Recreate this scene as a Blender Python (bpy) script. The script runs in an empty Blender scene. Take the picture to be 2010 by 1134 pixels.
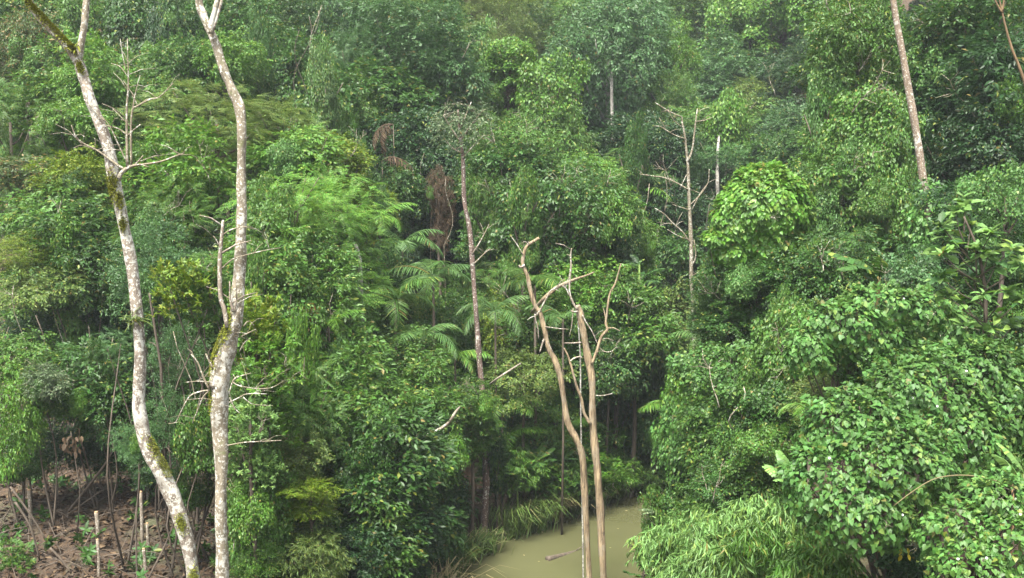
import bpy, math, random
import numpy as np
from mathutils import Vector, Matrix

random.seed(7)
rng = np.random.default_rng(7)
SC = bpy.context.scene
COL = SC.collection
PI = math.pi

# ------------------------------------------------------------------ camera
F_PX = 1954.0                      # focal length in pixels of the 2010 px wide photograph
CAM_Z = 11.0
PITCH = math.atan((567 - 330) / F_PX)
cam_data = bpy.data.cameras.new('camera')
cam_data.sensor_width = 36.0
cam_data.lens = 36.0 * F_PX / 2010.0
cam_data.clip_start = 0.1
cam_data.clip_end = 2000
cam = bpy.data.objects.new('camera', cam_data)
cam.location = (0, 0, CAM_Z)
cam.rotation_euler = (PI / 2 - PITCH, 0, 0)
COL.objects.link(cam)
SC.camera = cam

# ------------------------------------------------------------------ sky, sun, exposure
SUN_EL, SUN_AZ = math.radians(64), math.radians(205)      # azimuth clockwise from +Y: high, behind and left of the camera
world = bpy.data.worlds.new('World')
SC.world = world
world.use_nodes = True
wn, wl = world.node_tree.nodes, world.node_tree.links
wn.clear()
sky = wn.new('ShaderNodeTexSky')
sky.sky_type = 'NISHITA'
sky.sun_disc = False
sky.sun_elevation = SUN_EL
sky.sun_rotation = SUN_AZ
sky.air_density = 1.0
sky.dust_density = 4.0
sky.ozone_density = 1.0
hs = wn.new('ShaderNodeHueSaturation')                     # the grey-white light of an overcast sky
hs.inputs['Saturation'].default_value = 0.30
bg = wn.new('ShaderNodeBackground')
bg.inputs['Strength'].default_value = 0.055
wo = wn.new('ShaderNodeOutputWorld')
wl.new(sky.outputs[0], hs.inputs['Color'])
wl.new(hs.outputs[0], bg.inputs['Color'])
wl.new(bg.outputs[0], wo.inputs['Surface'])

sun_data = bpy.data.lights.new('sun', 'SUN')
sun_data.energy = 1.5
sun_data.angle = math.radians(16)
sun_data.color = (1.0, 0.96, 0.88)
sun = bpy.data.objects.new('sun', sun_data)
sd = Vector((math.sin(SUN_AZ) * math.cos(SUN_EL), math.cos(SUN_AZ) * math.cos(SUN_EL), math.sin(SUN_EL)))
sun.rotation_euler = (-sd).to_track_quat('-Z', 'Y').to_euler()
sun.location = (0, 0, 60)
COL.objects.link(sun)

SC.view_settings.view_transform = 'Standard'
SC.view_settings.look = 'None'
SC.view_settings.gamma = 1.0
SC.view_settings.use_curve_mapping = False
SC.view_settings.exposure = 3.35
SC.cycles.max_bounces = 6
SC.cycles.diffuse_bounces = 3
SC.cycles.transmission_bounces = 4
SC.cycles.glossy_bounces = 2
SC.cycles.volume_bounces = 0
SC.cycles.use_denoising = True

# ------------------------------------------------------------------ placing
CP, SP = math.cos(PITCH), math.sin(PITCH)


def at(px, py, D):
    """The point at depth D (metres along +Y) that a sight line of the photograph meets."""
    u, v = (px - 1005) / F_PX, (567 - py) / F_PX
    d = np.array([u, CP + v * SP, -SP + v * CP])
    return np.array([0, 0, CAM_Z]) + d * (D / d[1])


def to_px(X, Y, Z):
    f = Y * CP - (Z - CAM_Z) * SP
    up = Y * SP + (Z - CAM_Z) * CP
    return 1005 + F_PX * X / f, 567 - F_PX * up / f


def sst(x, a, b):
    t = np.clip((x - a) / (b - a), 0, 1)
    return t * t * (3 - 2 * t)


STREAM = np.array([(-4, 4), (-1.6, 14), (0.0, 21), (1.1, 26.7), (2.4, 30.5), (4.6, 34.0), (9, 36.6), (16, 38.5), (24, 39)], float)


def stream_dist(X, Y):
    P = np.stack([np.asarray(X, float), np.asarray(Y, float)], -1)
    best = np.full(P.shape[:-1], 1e9)
    for a, b in zip(STREAM[:-1], STREAM[1:]):
        ab = b - a
        t = np.clip(((P - a) @ ab) / (ab @ ab), 0, 1)
        q = a + t[..., None] * ab
        best = np.minimum(best, np.linalg.norm(P - q, axis=-1))
    return best


def ground(X, Y):
    X, Y = np.asarray(X, float), np.asarray(Y, float)
    Xa = np.where(Y < 34, np.interp(Y, STREAM[:6, 1], STREAM[:6, 0]), 4.6 + 0.1 * (Y - 34))
    s = X - Xa
    L = np.maximum(-s, 0)
    Rr = np.maximum(s, 0)
    left = 1.9 * sst(L, 2.5, 7.5) + 0.50 * np.clip(Y - 30.5, 0, 55) * sst(L, 1, 14)
    right = 4.2 * sst(Rr, 2, 8) + 0.30 * np.clip(Y - 22, 0, 60) * sst(Rr, 2, 12)
    back = 0.07 * np.maximum(Y - 36, 0) + 0.36 * np.maximum(Y - 66, 0)
    h = 0.35 + left + right + back
    h = h + 0.22 * np.sin(X * 0.9 + 1.3) * np.sin(Y * 0.7) + 0.10 * np.sin(X * 2.3 + Y * 1.7)
    road = 9.3 - 0.75 * np.maximum(Y - 2.5, 0)
    h = np.maximum(h, road)
    t = sst(stream_dist(X, Y), 1.7, 3.3)
    bed = np.where(Y < 10, h, -0.7)
    return bed * (1 - t) + h * t


# ------------------------------------------------------------------ meshes and objects
class Acc:
    """Collects triangles; build() links them as one mesh object."""

    def __init__(self):
        self.v, self.t, self.n = [], [], 0

    def add(self, v, t):
        v = np.asarray(v, float).reshape(-1, 3)
        self.v.append(v)
        self.t.append(np.asarray(t, int).reshape(-1, 3) + self.n)
        self.n += len(v)

    def arrays(self):
        return np.concatenate(self.v), np.concatenate(self.t)

    def mesh(self, name, smooth=False):
        v, t = self.arrays()
        return make_mesh(name, v, t, smooth)

    def build(self, name, mat, parent=None, smooth=False, origin=(0, 0, 0)):
        v, t = self.arrays()
        me = make_mesh(name, v - np.asarray(origin, float), t, smooth)
        return link(name, me, mat, parent)


def make_mesh(name, v, t, smooth=False):
    me = bpy.data.meshes.new(name)
    nv, nt = len(v), len(t)
    me.vertices.add(nv)
    me.vertices.foreach_set('co', np.ascontiguousarray(v, dtype=np.float32).ravel())
    me.loops.add(nt * 3)
    me.loops.foreach_set('vertex_index', np.ascontiguousarray(t, dtype=np.int32).ravel())
    me.polygons.add(nt)
    me.polygons.foreach_set('loop_start', np.arange(nt, dtype=np.int32) * 3)
    if smooth:
        me.polygons.foreach_set('use_smooth', np.ones(nt, dtype=bool))
    me.materials.append(None)
    me.update(calc_edges=True)
    return me


def link(name, me, mat, parent=None):
    o = bpy.data.objects.new(name, me)
    COL.objects.link(o)
    if mat is not None:
        if me.materials[0] is None and me.users == 1:
            me.materials[0] = mat
        else:
            o.material_slots[0].link = 'OBJECT'
            o.material_slots[0].material = mat
    if parent is not None:
        o.parent = parent
    return o


def tag(o, label, cat, group=None, kind=None):
    o['label'], o['category'] = label, cat
    if group:
        o['group'] = group
    if kind:
        o['kind'] = kind
    return o


def thing(name, label, cat, loc, group=None):
    o = bpy.data.objects.new(name, None)
    o.empty_display_size = 0.2
    o.location = [float(c) for c in loc]
    COL.objects.link(o)
    return tag(o, label, cat, group)


def smooth_path(P, n):
    """Resample a polyline (with extra columns) by Catmull-Rom, n steps a span."""
    P = np.asarray(P, float)
    Q = np.vstack([2 * P[0] - P[1], P, 2 * P[-1] - P[-2]])
    out = []
    for i in range(1, len(Q) - 2):
        p0, p1, p2, p3 = Q[i - 1], Q[i], Q[i + 1], Q[i + 2]
        for t in np.linspace(0, 1, n, endpoint=False):
            out.append(0.5 * (2 * p1 + (p2 - p0) * t + (2 * p0 - 5 * p1 + 4 * p2 - p3) * t * t + (3 * p1 - p0 - 3 * p2 + p3) * t ** 3))
    out.append(P[-1])
    return np.array(out)


def tube(acc, pts, rad, sides=7, lump=0.0, seed=0, cap=True):
    pts, rad = np.asarray(pts, float), np.asarray(rad, float)
    n = len(pts)
    tan = np.gradient(pts, axis=0)
    tan /= np.linalg.norm(tan, axis=1)[:, None] + 1e-9
    ref = np.array([0.0, 1.0, 0.0]) if abs(tan[0][1]) < 0.8 else np.array([1.0, 0, 0])
    ang = np.linspace(0, 2 * PI, sides, endpoint=False)
    V = []
    for i in range(n):
        a = np.cross(tan[i], ref)
        a /= np.linalg.norm(a) + 1e-9
        b = np.cross(a, tan[i])
        ref = b
        r = rad[i] * np.ones(sides)
        if lump:
            r = r * (1 + lump * (np.sin(ang * 2 + i * 0.37 + seed) * 0.5 + np.sin(ang * 3 - i * 0.61 + seed * 2) * 0.35 + np.sin(i * 0.9 + seed) * 0.35 + np.sin(ang * 5 + i * 1.3) * 0.2))
        V.append(pts[i] + np.outer(np.cos(ang) * r, a) + np.outer(np.sin(ang) * r, b))
    V = np.concatenate(V)
    T = []
    for i in range(n - 1):
        for k in range(sides):
            k2 = (k + 1) % sides
            q = (i * sides + k, i * sides + k2, (i + 1) * sides + k2, (i + 1) * sides + k)
            T += [(q[0], q[1], q[2]), (q[0], q[2], q[3])]
    if cap:
        V = np.vstack([V, pts[-1] + tan[-1] * rad[-1] * 0.3, pts[0]])
        e, o = len(V) - 2, (n - 1) * sides
        for k in range(sides):
            T.append((o + k, o + (k + 1) % sides, e))
            T.append(((k + 1) % sides, k, e + 1))
    acc.add(V, T)


# ------------------------------------------------------------------ materials
def nodes_of(name):
    m = bpy.data.materials.new(name)
    m.use_nodes = True
    nt = m.node_tree
    nt.nodes.clear()
    out = nt.nodes.new('ShaderNodeOutputMaterial')
    return m, nt, out


def mathn(nt, op, a, b=None, c=None):
    n = nt.nodes.new('ShaderNodeMath')
    n.operation = op
    for i, x in enumerate((a, b, c)):
        if x is None:
            continue
        if isinstance(x, (int, float)):
            n.inputs[i].default_value = x
        else:
            nt.links.new(x, n.inputs[i])
    return n.outputs[0]


def ramp(nt, fac, stops, interp='LINEAR'):
    r = nt.nodes.new('ShaderNodeValToRGB')
    r.color_ramp.interpolation = interp
    el = r.color_ramp.elements
    while len(el) < len(stops):
        el.new(0.5)
    for e, (p, c) in zip(el, stops):
        e.position = p
        e.color = (*c, 1) if len(c) == 3 else c
    nt.links.new(fac, r.inputs[0])
    return r.outputs[0]


def noise(nt, scale, detail=4, rough=0.6, vec=None):
    n = nt.nodes.new('ShaderNodeTexNoise')
    n.inputs['Scale'].default_value = scale
    n.inputs['Detail'].default_value = detail
    n.inputs['Roughness'].default_value = rough
    if vec is not None:
        nt.links.new(vec, n.inputs['Vector'])
    return n.outputs['Fac']


def mixc(nt, fac, a, b):
    n = nt.nodes.new('ShaderNodeMix')
    n.data_type = 'RGBA'
    for i, x in ((0, fac), (6, a), (7, b)):
        if isinstance(x, (int, float)):
            n.inputs[i].default_value = x
        elif isinstance(x, tuple):
            n.inputs[i].default_value = (*x, 1)
        else:
            nt.links.new(x, n.inputs[i])
    return n.outputs[2]


def leaf_material(name, base, young=(0.17, 0.2, 0.035), young_share=0.06, old=(0.16, 0.12, 0.03), old_share=0.012, hue=0.022, rough=0.47, trans=0.30, spread=0.45):
    m, nt, out = nodes_of(name)
    geo = nt.nodes.new('ShaderNodeNewGeometry')
    info = nt.nodes.new('ShaderNodeObjectInfo')
    tex = nt.nodes.new('ShaderNodeTexCoord')
    r = mathn(nt, 'FRACT', mathn(nt, 'ADD', geo.outputs['Random Per Island'], mathn(nt, 'MULTIPLY', info.outputs['Random'], 7.31)))
    r2 = mathn(nt, 'FRACT', mathn(nt, 'MULTIPLY', r, 17.77))
    r3 = mathn(nt, 'FRACT', mathn(nt, 'MULTIPLY', r, 91.13))
    clump = noise(nt, 1.1, 2, 0.5, tex.outputs['Object'])
    val = mathn(nt, 'ADD', 1 - spread * 0.75, mathn(nt, 'MULTIPLY', r2, spread * 1.1))
    val = mathn(nt, 'MULTIPLY', val, mathn(nt, 'MULTIPLY_ADD', clump, 0.9, 0.55))
    val = mathn(nt, 'MULTIPLY', val, mathn(nt, 'MULTIPLY_ADD', info.outputs['Random'], 0.3, 0.85))
    hu = mathn(nt, 'ADD', 0.5 - hue, mathn(nt, 'MULTIPLY', mathn(nt, 'ADD', mathn(nt, 'MULTIPLY', r3, 0.5), mathn(nt, 'MULTIPLY', clump, 0.5)), hue * 2))
    h = nt.nodes.new('ShaderNodeHueSaturation')
    h.inputs['Color'].default_value = (*base, 1)
    h.inputs['Saturation'].default_value = 1.08
    nt.links.new(hu, h.inputs['Hue'])
    nt.links.new(val, h.inputs['Value'])
    c = h.outputs[0]
    c = mixc(nt, mathn(nt, 'MULTIPLY', mathn(nt, 'GREATER_THAN', r, 1 - young_share), 0.75), c, young)
    c = mixc(nt, mathn(nt, 'MULTIPLY', mathn(nt, 'LESS_THAN', r, old_share), 0.8), c, old)
    p = nt.nodes.new('ShaderNodeBsdfPrincipled')
    p.inputs['Roughness'].default_value = rough
    p.inputs['Specular IOR Level'].default_value = 0.30
    nt.links.new(c, p.inputs['Base Color'])
    tr = nt.nodes.new('ShaderNodeBsdfTranslucent')
    tc = nt.nodes.new('ShaderNodeHueSaturation')
    tc.inputs['Hue'].default_value = 0.485
    tc.inputs['Value'].default_value = 1.5
    nt.links.new(c, tc.inputs['Color'])
    nt.links.new(tc.outputs[0], tr.inputs['Color'])
    mx = nt.nodes.new('ShaderNodeMixShader')
    mx.inputs[0].default_value = trans
    nt.links.new(p.outputs[0], mx.inputs[1])
    nt.links.new(tr.outputs[0], mx.inputs[2])
    nt.links.new(mx.outputs[0], out.inputs['Surface'])
    return m


def bark_material(name, dark, light, lichen=0.0, moss=0.0, scale=9.0, stretch=0.35, lichen_col=(0.52, 0.51, 0.44), streak=False):
    m, nt, out = nodes_of(name)
    tex = nt.nodes.new('ShaderNodeTexCoord')
    mp = nt.nodes.new('ShaderNodeMapping')
    mp.inputs['Scale'].default_value = (1, 1, stretch)
    nt.links.new(tex.outputs['Object'], mp.inputs['Vector'])
    n1 = noise(nt, scale, 6, 0.65, mp.outputs[0])
    c = ramp(nt, n1, [(0.3, dark), (0.68, light)])
    n0 = noise(nt, 1.3, 3, 0.6, tex.outputs['Object'])
    if lichen:
        n2 = noise(nt, 9.5, 6, 0.66, tex.outputs['Object'])
        n3 = noise(nt, 26, 3, 0.6, tex.outputs['Object'])
        big = mathn(nt, 'ADD', n2, mathn(nt, 'MULTIPLY', mathn(nt, 'SUBTRACT', n0, 0.5), 0.5))
        f = ramp(nt, big, [(0.60 - 0.16 * lichen, (0, 0, 0)), (0.64 - 0.16 * lichen, (1, 1, 1))])
        c = mixc(nt, mathn(nt, 'MULTIPLY', f, 0.9), c, tuple(0.72 * x for x in lichen_col))
        f2 = ramp(nt, n3, [(0.60 - 0.05 * lichen, (0, 0, 0)), (0.65 - 0.05 * lichen, (1, 1, 1))])
        c = mixc(nt, mathn(nt, 'MULTIPLY', f2, 0.85), c, lichen_col)
        n5 = noise(nt, 14, 5, 0.65, mp.outputs[0])
        c = mixc(nt, mathn(nt, 'MULTIPLY', ramp(nt, n5, [(0.56, (0, 0, 0)), (0.64, (1, 1, 1))]), 0.75), c, dark)
    if streak:                                       # weathered wood: long cracks, grey patches, rot
        mq = nt.nodes.new('ShaderNodeMapping')
        mq.inputs['Scale'].default_value = (1, 1, 0.045)
        nt.links.new(tex.outputs['Object'], mq.inputs['Vector'])
        s1 = noise(nt, 34, 4, 0.7, mq.outputs[0])
        c = mixc(nt, mathn(nt, 'MULTIPLY', ramp(nt, s1, [(0.52, (0, 0, 0)), (0.60, (1, 1, 1))]), 0.75), c, (0.055, 0.038, 0.022))
        s2 = noise(nt, 3.2, 4, 0.65, tex.outputs['Object'])
        c = mixc(nt, mathn(nt, 'MULTIPLY', ramp(nt, s2, [(0.50, (0, 0, 0)), (0.62, (1, 1, 1))]), 0.6), c, (0.21, 0.18, 0.13))
        s3 = noise(nt, 5.5, 5, 0.7, tex.outputs['Object'])
        c = mixc(nt, mathn(nt, 'MULTIPLY', ramp(nt, s3, [(0.60, (0, 0, 0)), (0.66, (1, 1, 1))]), 0.7), c, (0.045, 0.034, 0.024))
    if lichen:                                       # broad brown stains where the lichen has gone
        n6 = noise(nt, 2.6, 5, 0.7, tex.outputs['Object'])
        c = mixc(nt, mathn(nt, 'MULTIPLY', ramp(nt, n6, [(0.53, (0, 0, 0)), (0.62, (1, 1, 1))]), 0.55), c, tuple(1.3 * x for x in dark))
    if moss:
        n4 = noise(nt, 2.1, 4, 0.65, tex.outputs['Object'])
        f = ramp(nt, n4, [(0.66 - 0.12 * moss, (0, 0, 0)), (0.74 - 0.12 * moss, (1, 1, 1))])
        c = mixc(nt, mathn(nt, 'MULTIPLY', f, 0.7), c, (0.10, 0.115, 0.03))
    p = nt.nodes.new('ShaderNodeBsdfPrincipled')
    p.inputs['Roughness'].default_value = 0.85
    nt.links.new(c, p.inputs['Base Color'])
    b = nt.nodes.new('ShaderNodeBump')
    b.inputs['Strength'].default_value = 0.6
    b.inputs['Distance'].default_value = 0.02
    nt.links.new(n1, b.inputs['Height'])
    nt.links.new(b.outputs[0], p.inputs['Normal'])
    nt.links.new(p.outputs[0], out.inputs['Surface'])
    return m


LM = {
    'mid': leaf_material('leaf_mid_green', (0.058, 0.122, 0.025)),
    'dark': leaf_material('leaf_dark_green', (0.036, 0.084, 0.019), young_share=0.04),
    'deep': leaf_material('leaf_green_shade_tint', (0.020, 0.050, 0.015), young_share=0.02),  # darkest leaf green: shade of the hollows and recesses put into the colour
    'blue': leaf_material('leaf_blue_green', (0.050, 0.108, 0.036), young=(0.1, 0.17, 0.06)),
    'olive': leaf_material('leaf_olive', (0.096, 0.150, 0.038), young=(0.14, 0.165, 0.03), young_share=0.12),
    'yellow': leaf_material('leaf_yellow_green', (0.100, 0.162, 0.022), young=(0.20, 0.22, 0.03), young_share=0.14),
    'bright': leaf_material('leaf_bright_green', (0.074, 0.160, 0.027), young=(0.16, 0.24, 0.04), young_share=0.1),
    'vine': leaf_material('leaf_vine', (0.063, 0.136, 0.035), young=(0.13, 0.20, 0.04), young_share=0.08, old=(0.12, 0.11, 0.03), old_share=0.012, rough=0.5),
    'grey': leaf_material('leaf_grey_green', (0.085, 0.125, 0.060), young=(0.22, 0.24, 0.14), spread=0.7),
    'red': leaf_material('leaf_reddish', (0.060, 0.100, 0.030), young=(0.20, 0.13, 0.05), young_share=0.16),
    'fresh': leaf_material('leaf_fresh', (0.130, 0.230, 0.072), young=(0.2, 0.3, 0.06), young_share=0.12),
    'palm': leaf_material('leaf_palm', (0.062, 0.125, 0.036), young=(0.12, 0.19, 0.05), young_share=0.08),
    'dry': leaf_material('leaf_dry_brown', (0.088, 0.062, 0.038), young=(0.19, 0.135, 0.08), young_share=0.2, old=(0.05, 0.035, 0.02), old_share=0.2, hue=0.01, rough=0.8),
    'rust': leaf_material('leaf_rust', (0.24, 0.12, 0.035), young=(0.3, 0.18, 0.05), hue=0.02),
    'straw': leaf_material('leaf_straw', (0.23, 0.20, 0.105), young=(0.32, 0.28, 0.16), hue=0.015, rough=0.7),
    'litter': leaf_material('leaf_litter', (0.048, 0.030, 0.016), young=(0.125, 0.085, 0.048), young_share=0.14, old=(0.022, 0.016, 0.011), old_share=0.35, hue=0.015, rough=0.85, trans=0.1),
    'gold': leaf_material('leaf_gold', (0.42, 0.38, 0.06), hue=0.01),
    'white': leaf_material('petal_white', (0.72, 0.72, 0.70), young=(0.7, 0.65, 0.6), hue=0.0, rough=0.6, spread=0.15),
    'grass': leaf_material('leaf_grass', (0.085, 0.135, 0.038), young=(0.22, 0.21, 0.09), young_share=0.15),
    'moss': leaf_material('moss_yellow_green', (0.14, 0.155, 0.025), young=(0.21, 0.22, 0.035), rough=0.95, trans=0.1),
}
BM = {
    'pale': bark_material('bark_pale_lichen', (0.065, 0.050, 0.036), (0.23, 0.19, 0.145), lichen=0.62, moss=0.3),
    'pale2': bark_material('bark_grey_lichen', (0.07, 0.056, 0.034), (0.24, 0.205, 0.145), lichen=0.52, moss=0.6),
    'dead': bark_material('bark_dead_tan', (0.050, 0.032, 0.016), (0.33, 0.25, 0.145), lichen=0.0, scale=24, stretch=0.10, streak=True),
    'deadgrey': bark_material('bark_dead_grey', (0.08, 0.062, 0.045), (0.25, 0.21, 0.155), lichen=0.2, scale=14, stretch=0.2),
    'red': bark_material('bark_reddish', (0.040, 0.025, 0.020), (0.16, 0.105, 0.08), lichen=0.05, scale=14, stretch=0.1),
    'brown': bark_material('bark_brown', (0.03, 0.023, 0.016), (0.095, 0.072, 0.05), scale=12, stretch=0.2),
    'greyb': bark_material('bark_grey', (0.09, 0.08, 0.065), (0.24, 0.225, 0.195), lichen=0.3),
    'tan': bark_material('bark_tan', (0.09, 0.065, 0.042), (0.22, 0.165, 0.115), lichen=0.15, scale=18, stretch=0.5),
    'orange': bark_material('bark_orange', (0.07, 0.045, 0.02), (0.17, 0.105, 0.05)),
    'twig': bark_material('bark_twig', (0.08, 0.065, 0.04), (0.20, 0.17, 0.11), lichen=0.2, scale=20),
    'cut': bark_material('cut_wood', (0.26, 0.15, 0.07), (0.40, 0.26, 0.14), scale=20),
}

# ------------------------------------------------------------------ leaves and sprays
def leaf2(L, W, fold=0.12, droop=0.1):
    v = np.array([(0, 0, 0), (0.45 * L, W / 2, fold * W), (0.45 * L, -W / 2, fold * W), (L, 0, -droop * L)])
    return v, np.array([(0, 3, 1), (0, 2, 3)])


def leaf6(L, W, fold=0.14, droop=0.18):
    v = np.array([(0, 0, 0), (0.22 * L, W * 0.40, fold * W), (0.6 * L, W * 0.44, fold * W - droop * 0.35 * L),
                  (0.22 * L, -W * 0.40, fold * W), (0.6 * L, -W * 0.44, fold * W - droop * 0.35 * L), (L, 0, -droop * L), (0.45 * L, 0, -droop * 0.2 * L)])
    return v, np.array([(0, 6, 1), (1, 6, 2), (6, 5, 2), (0, 3, 6), (3, 4, 6), (6, 4, 5)])


def leaf_heart(L, W, fold=0.10, droop=0.15):
    v = np.array([(0, 0, 0), (-0.13 * L, W * 0.27, fold * W), (0.12 * L, W * 0.5, fold * W), (0.5 * L, W * 0.38, fold * W * 0.6 - droop * 0.3 * L),
                  (-0.13 * L, -W * 0.27, fold * W), (0.12 * L, -W * 0.5, fold * W), (0.5 * L, -W * 0.38, fold * W * 0.6 - droop * 0.3 * L), (L, 0, -droop * L), (0.4 * L, 0, -0.02 * L)])
    return v, np.array([(0, 8, 2), (0, 2, 1), (8, 3, 2), (8, 7, 3), (0, 5, 8), (0, 4, 5), (8, 5, 6), (8, 6, 7)])


def leaf_heart4(L, W, fold=0.12, droop=0.15):
    v = np.array([(0, 0, 0), (0.05 * L, W * 0.48, fold * W), (0.55 * L, W * 0.36, fold * W * 0.5 - droop * 0.3 * L), (0.05 * L, -W * 0.48, fold * W), (0.55 * L, -W * 0.36, fold * W * 0.5 - droop * 0.3 * L), (L, 0, -droop * L)])
    return v, np.array([(0, 2, 1), (0, 5, 2), (0, 3, 4), (0, 4, 5)])


def basis(x, roll=None, up=(0, 0, 1)):
    """Rotation matrices whose first column is x (N,3)."""
    x = x / (np.linalg.norm(x, axis=1)[:, None] + 1e-9)
    up = np.broadcast_to(np.asarray(up, float), x.shape)
    y = np.cross(up, x)
    nl = np.linalg.norm(y, axis=1)
    bad = nl < 1e-3
    y[bad] = (0, 1, 0)
    y /= np.linalg.norm(y, axis=1)[:, None] + 1e-9
    z = np.cross(x, y)
    if roll is not None:
        c, s = np.cos(roll)[:, None], np.sin(roll)[:, None]
        y, z = y * c + z * s, z * c - y * s
    return np.stack([x, y, z], axis=2)


def scatter(T, P, R, S):
    """Copies of template T=(v,t) at points P with rotations R and sizes S."""
    v, t = T
    N, M = len(P), len(v)
    V = np.einsum('nij,mj->nmi', R, v) * np.asarray(S).reshape(-1, 1, 1) + P[:, None, :]
    TT = t[None] + (np.arange(N) * M)[:, None, None]
    return V.reshape(-1, 3), TT.reshape(-1, 3)


def dirs(az, el):
    return np.stack([np.cos(az) * np.cos(el), np.sin(az) * np.cos(el), np.sin(el)], 1)


def make_spray(kind, g):
    a = Acc()
    if kind in ('round', 'broad', 'layer'):
        n, L, W, tw = {'round': (14, 0.125, 0.062, 0.42), 'broad': (11, 0.185, 0.078, 0.46), 'layer': (14, 0.14, 0.055, 0.55)}[kind]
        t = np.linspace(0.1, 1, n)
        P = np.stack([t * tw, g.normal(0, 0.05, n), -0.10 * t * t + g.normal(0, 0.04, n)], 1)
        az = np.where(np.arange(n) % 2, 1, -1) * g.uniform(0.4, 1.3, n) * (1.15 - t * 0.7)
        el = g.uniform(-0.95, 0.15, n)
        v, f = scatter(leaf2(L, W), P, basis(dirs(az, el), g.normal(0, 0.5, n)), g.uniform(0.7, 1.2, n))
        a.add(v, f)
    elif kind == 'whorl':
        n = 13
        az = np.concatenate([np.linspace(0, 2 * PI, 8, endpoint=False), g.uniform(-1.2, 1.2, 5)]) + g.normal(0, 0.2, n)
        el = g.uniform(-0.35, 0.5, n)
        P = np.concatenate([np.tile([[0.32, 0, 0.04]], (8, 1)), np.stack([np.linspace(0.05, 0.25, 5), np.zeros(5), np.zeros(5)], 1)])
        v, f = scatter(leaf6(0.23, 0.095), P, basis(dirs(az, el), g.normal(0, 0.3, n)), g.uniform(0.7, 1.15, n))
        a.add(v, f)
    elif kind == 'fine':
        n = 30
        P = np.stack([g.uniform(0, 0.42, n), g.normal(0, 0.1, n), g.normal(0, 0.06, n)], 1)
        v, f = scatter(leaf2(0.082, 0.042), P, basis(dirs(g.uniform(-1.6, 1.6, n), g.uniform(-0.9, 0.5, n)), g.normal(0, 0.6, n)), g.uniform(0.7, 1.3, n))
        a.add(v, f)
    elif kind == 'pinnate':
        for q in range(4):
            n = 8
            az, el = g.uniform(-1.0, 1.0), g.uniform(-0.35, 0.35)
            t = np.linspace(0.12, 1, n)
            d = np.array([math.cos(az) * math.cos(el), math.sin(az) * math.cos(el), math.sin(el)])
            side = np.array([-math.sin(az), math.cos(az), 0])
            base = np.array([0.06 * q, 0, 0])
            for s in (-1, 1):
                P = base + np.outer(t * 0.42, d) + np.stack([0 * t, 0 * t, -0.14 * t * t], 1)
                dr = side * s + d * 0.45 + np.array([0, 0, -0.35])
                v, f = scatter(leaf2(0.115, 0.036), P, basis(np.tile(dr, (n, 1)) + g.normal(0, 0.1, (n, 3))), (1.1 - 0.5 * t) * g.uniform(0.85, 1.1, n))
                a.add(v, f)
    elif kind == 'heart':
        n = 7
        P = np.stack([g.uniform(0, 0.12, n), g.uniform(-0.2, 0.2, n), g.uniform(-0.2, 0.2, n)], 1)
        R = basis(dirs(g.normal(0, 0.5, n), g.uniform(-1.35, -0.45, n)), g.normal(0, 0.35, n))
        v, f = scatter(leaf_heart4(0.118, 0.104), P, R, g.uniform(0.6, 1.2, n))
        a.add(v, f)
    elif kind == 'bamboo':
        n = 10
        P = np.stack([np.linspace(0, 0.35, n), g.normal(0, 0.03, n), -0.05 * np.linspace(0, 1, n)], 1)
        az = g.normal(0, 0.7, n)
        v, f = scatter(leaf2(0.20, 0.035, 0.1, 0.25), P, basis(dirs(az, g.uniform(-1.2, -0.2, n)), g.normal(0, 0.5, n)), g.uniform(0.7, 1.2, n))
        a.add(v, f)
    return a.arrays()


SPRAYS = {}


def sprays(kind):
    if kind not in SPRAYS:
        g = np.random.default_rng(abs(hash_str(kind)) % 10000)
        SPRAYS[kind] = [make_spray(kind, g) for _ in range(4)]
    return SPRAYS[kind]


def hash_str(s):
    h = 17
    for ch in s:
        h = (h * 31 + ord(ch)) % 1000003
    return h


# leaf area of one spray, roughly, per kind
SPRAY_AREA = {'round': 14 * 0.0046, 'broad': 11 * 0.0085, 'layer': 14 * 0.0046, 'whorl': 13 * 0.0155, 'fine': 30 * 0.0015, 'pinnate': 64 * 0.0022, 'heart': 7 * 0.0078, 'bamboo': 10 * 0.0042}
CLASSES = [(1.2, 17, 0.80), (2.2, 34, 1.0), (3.6, 54, 1.45)]
CROWNS = {}


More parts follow.
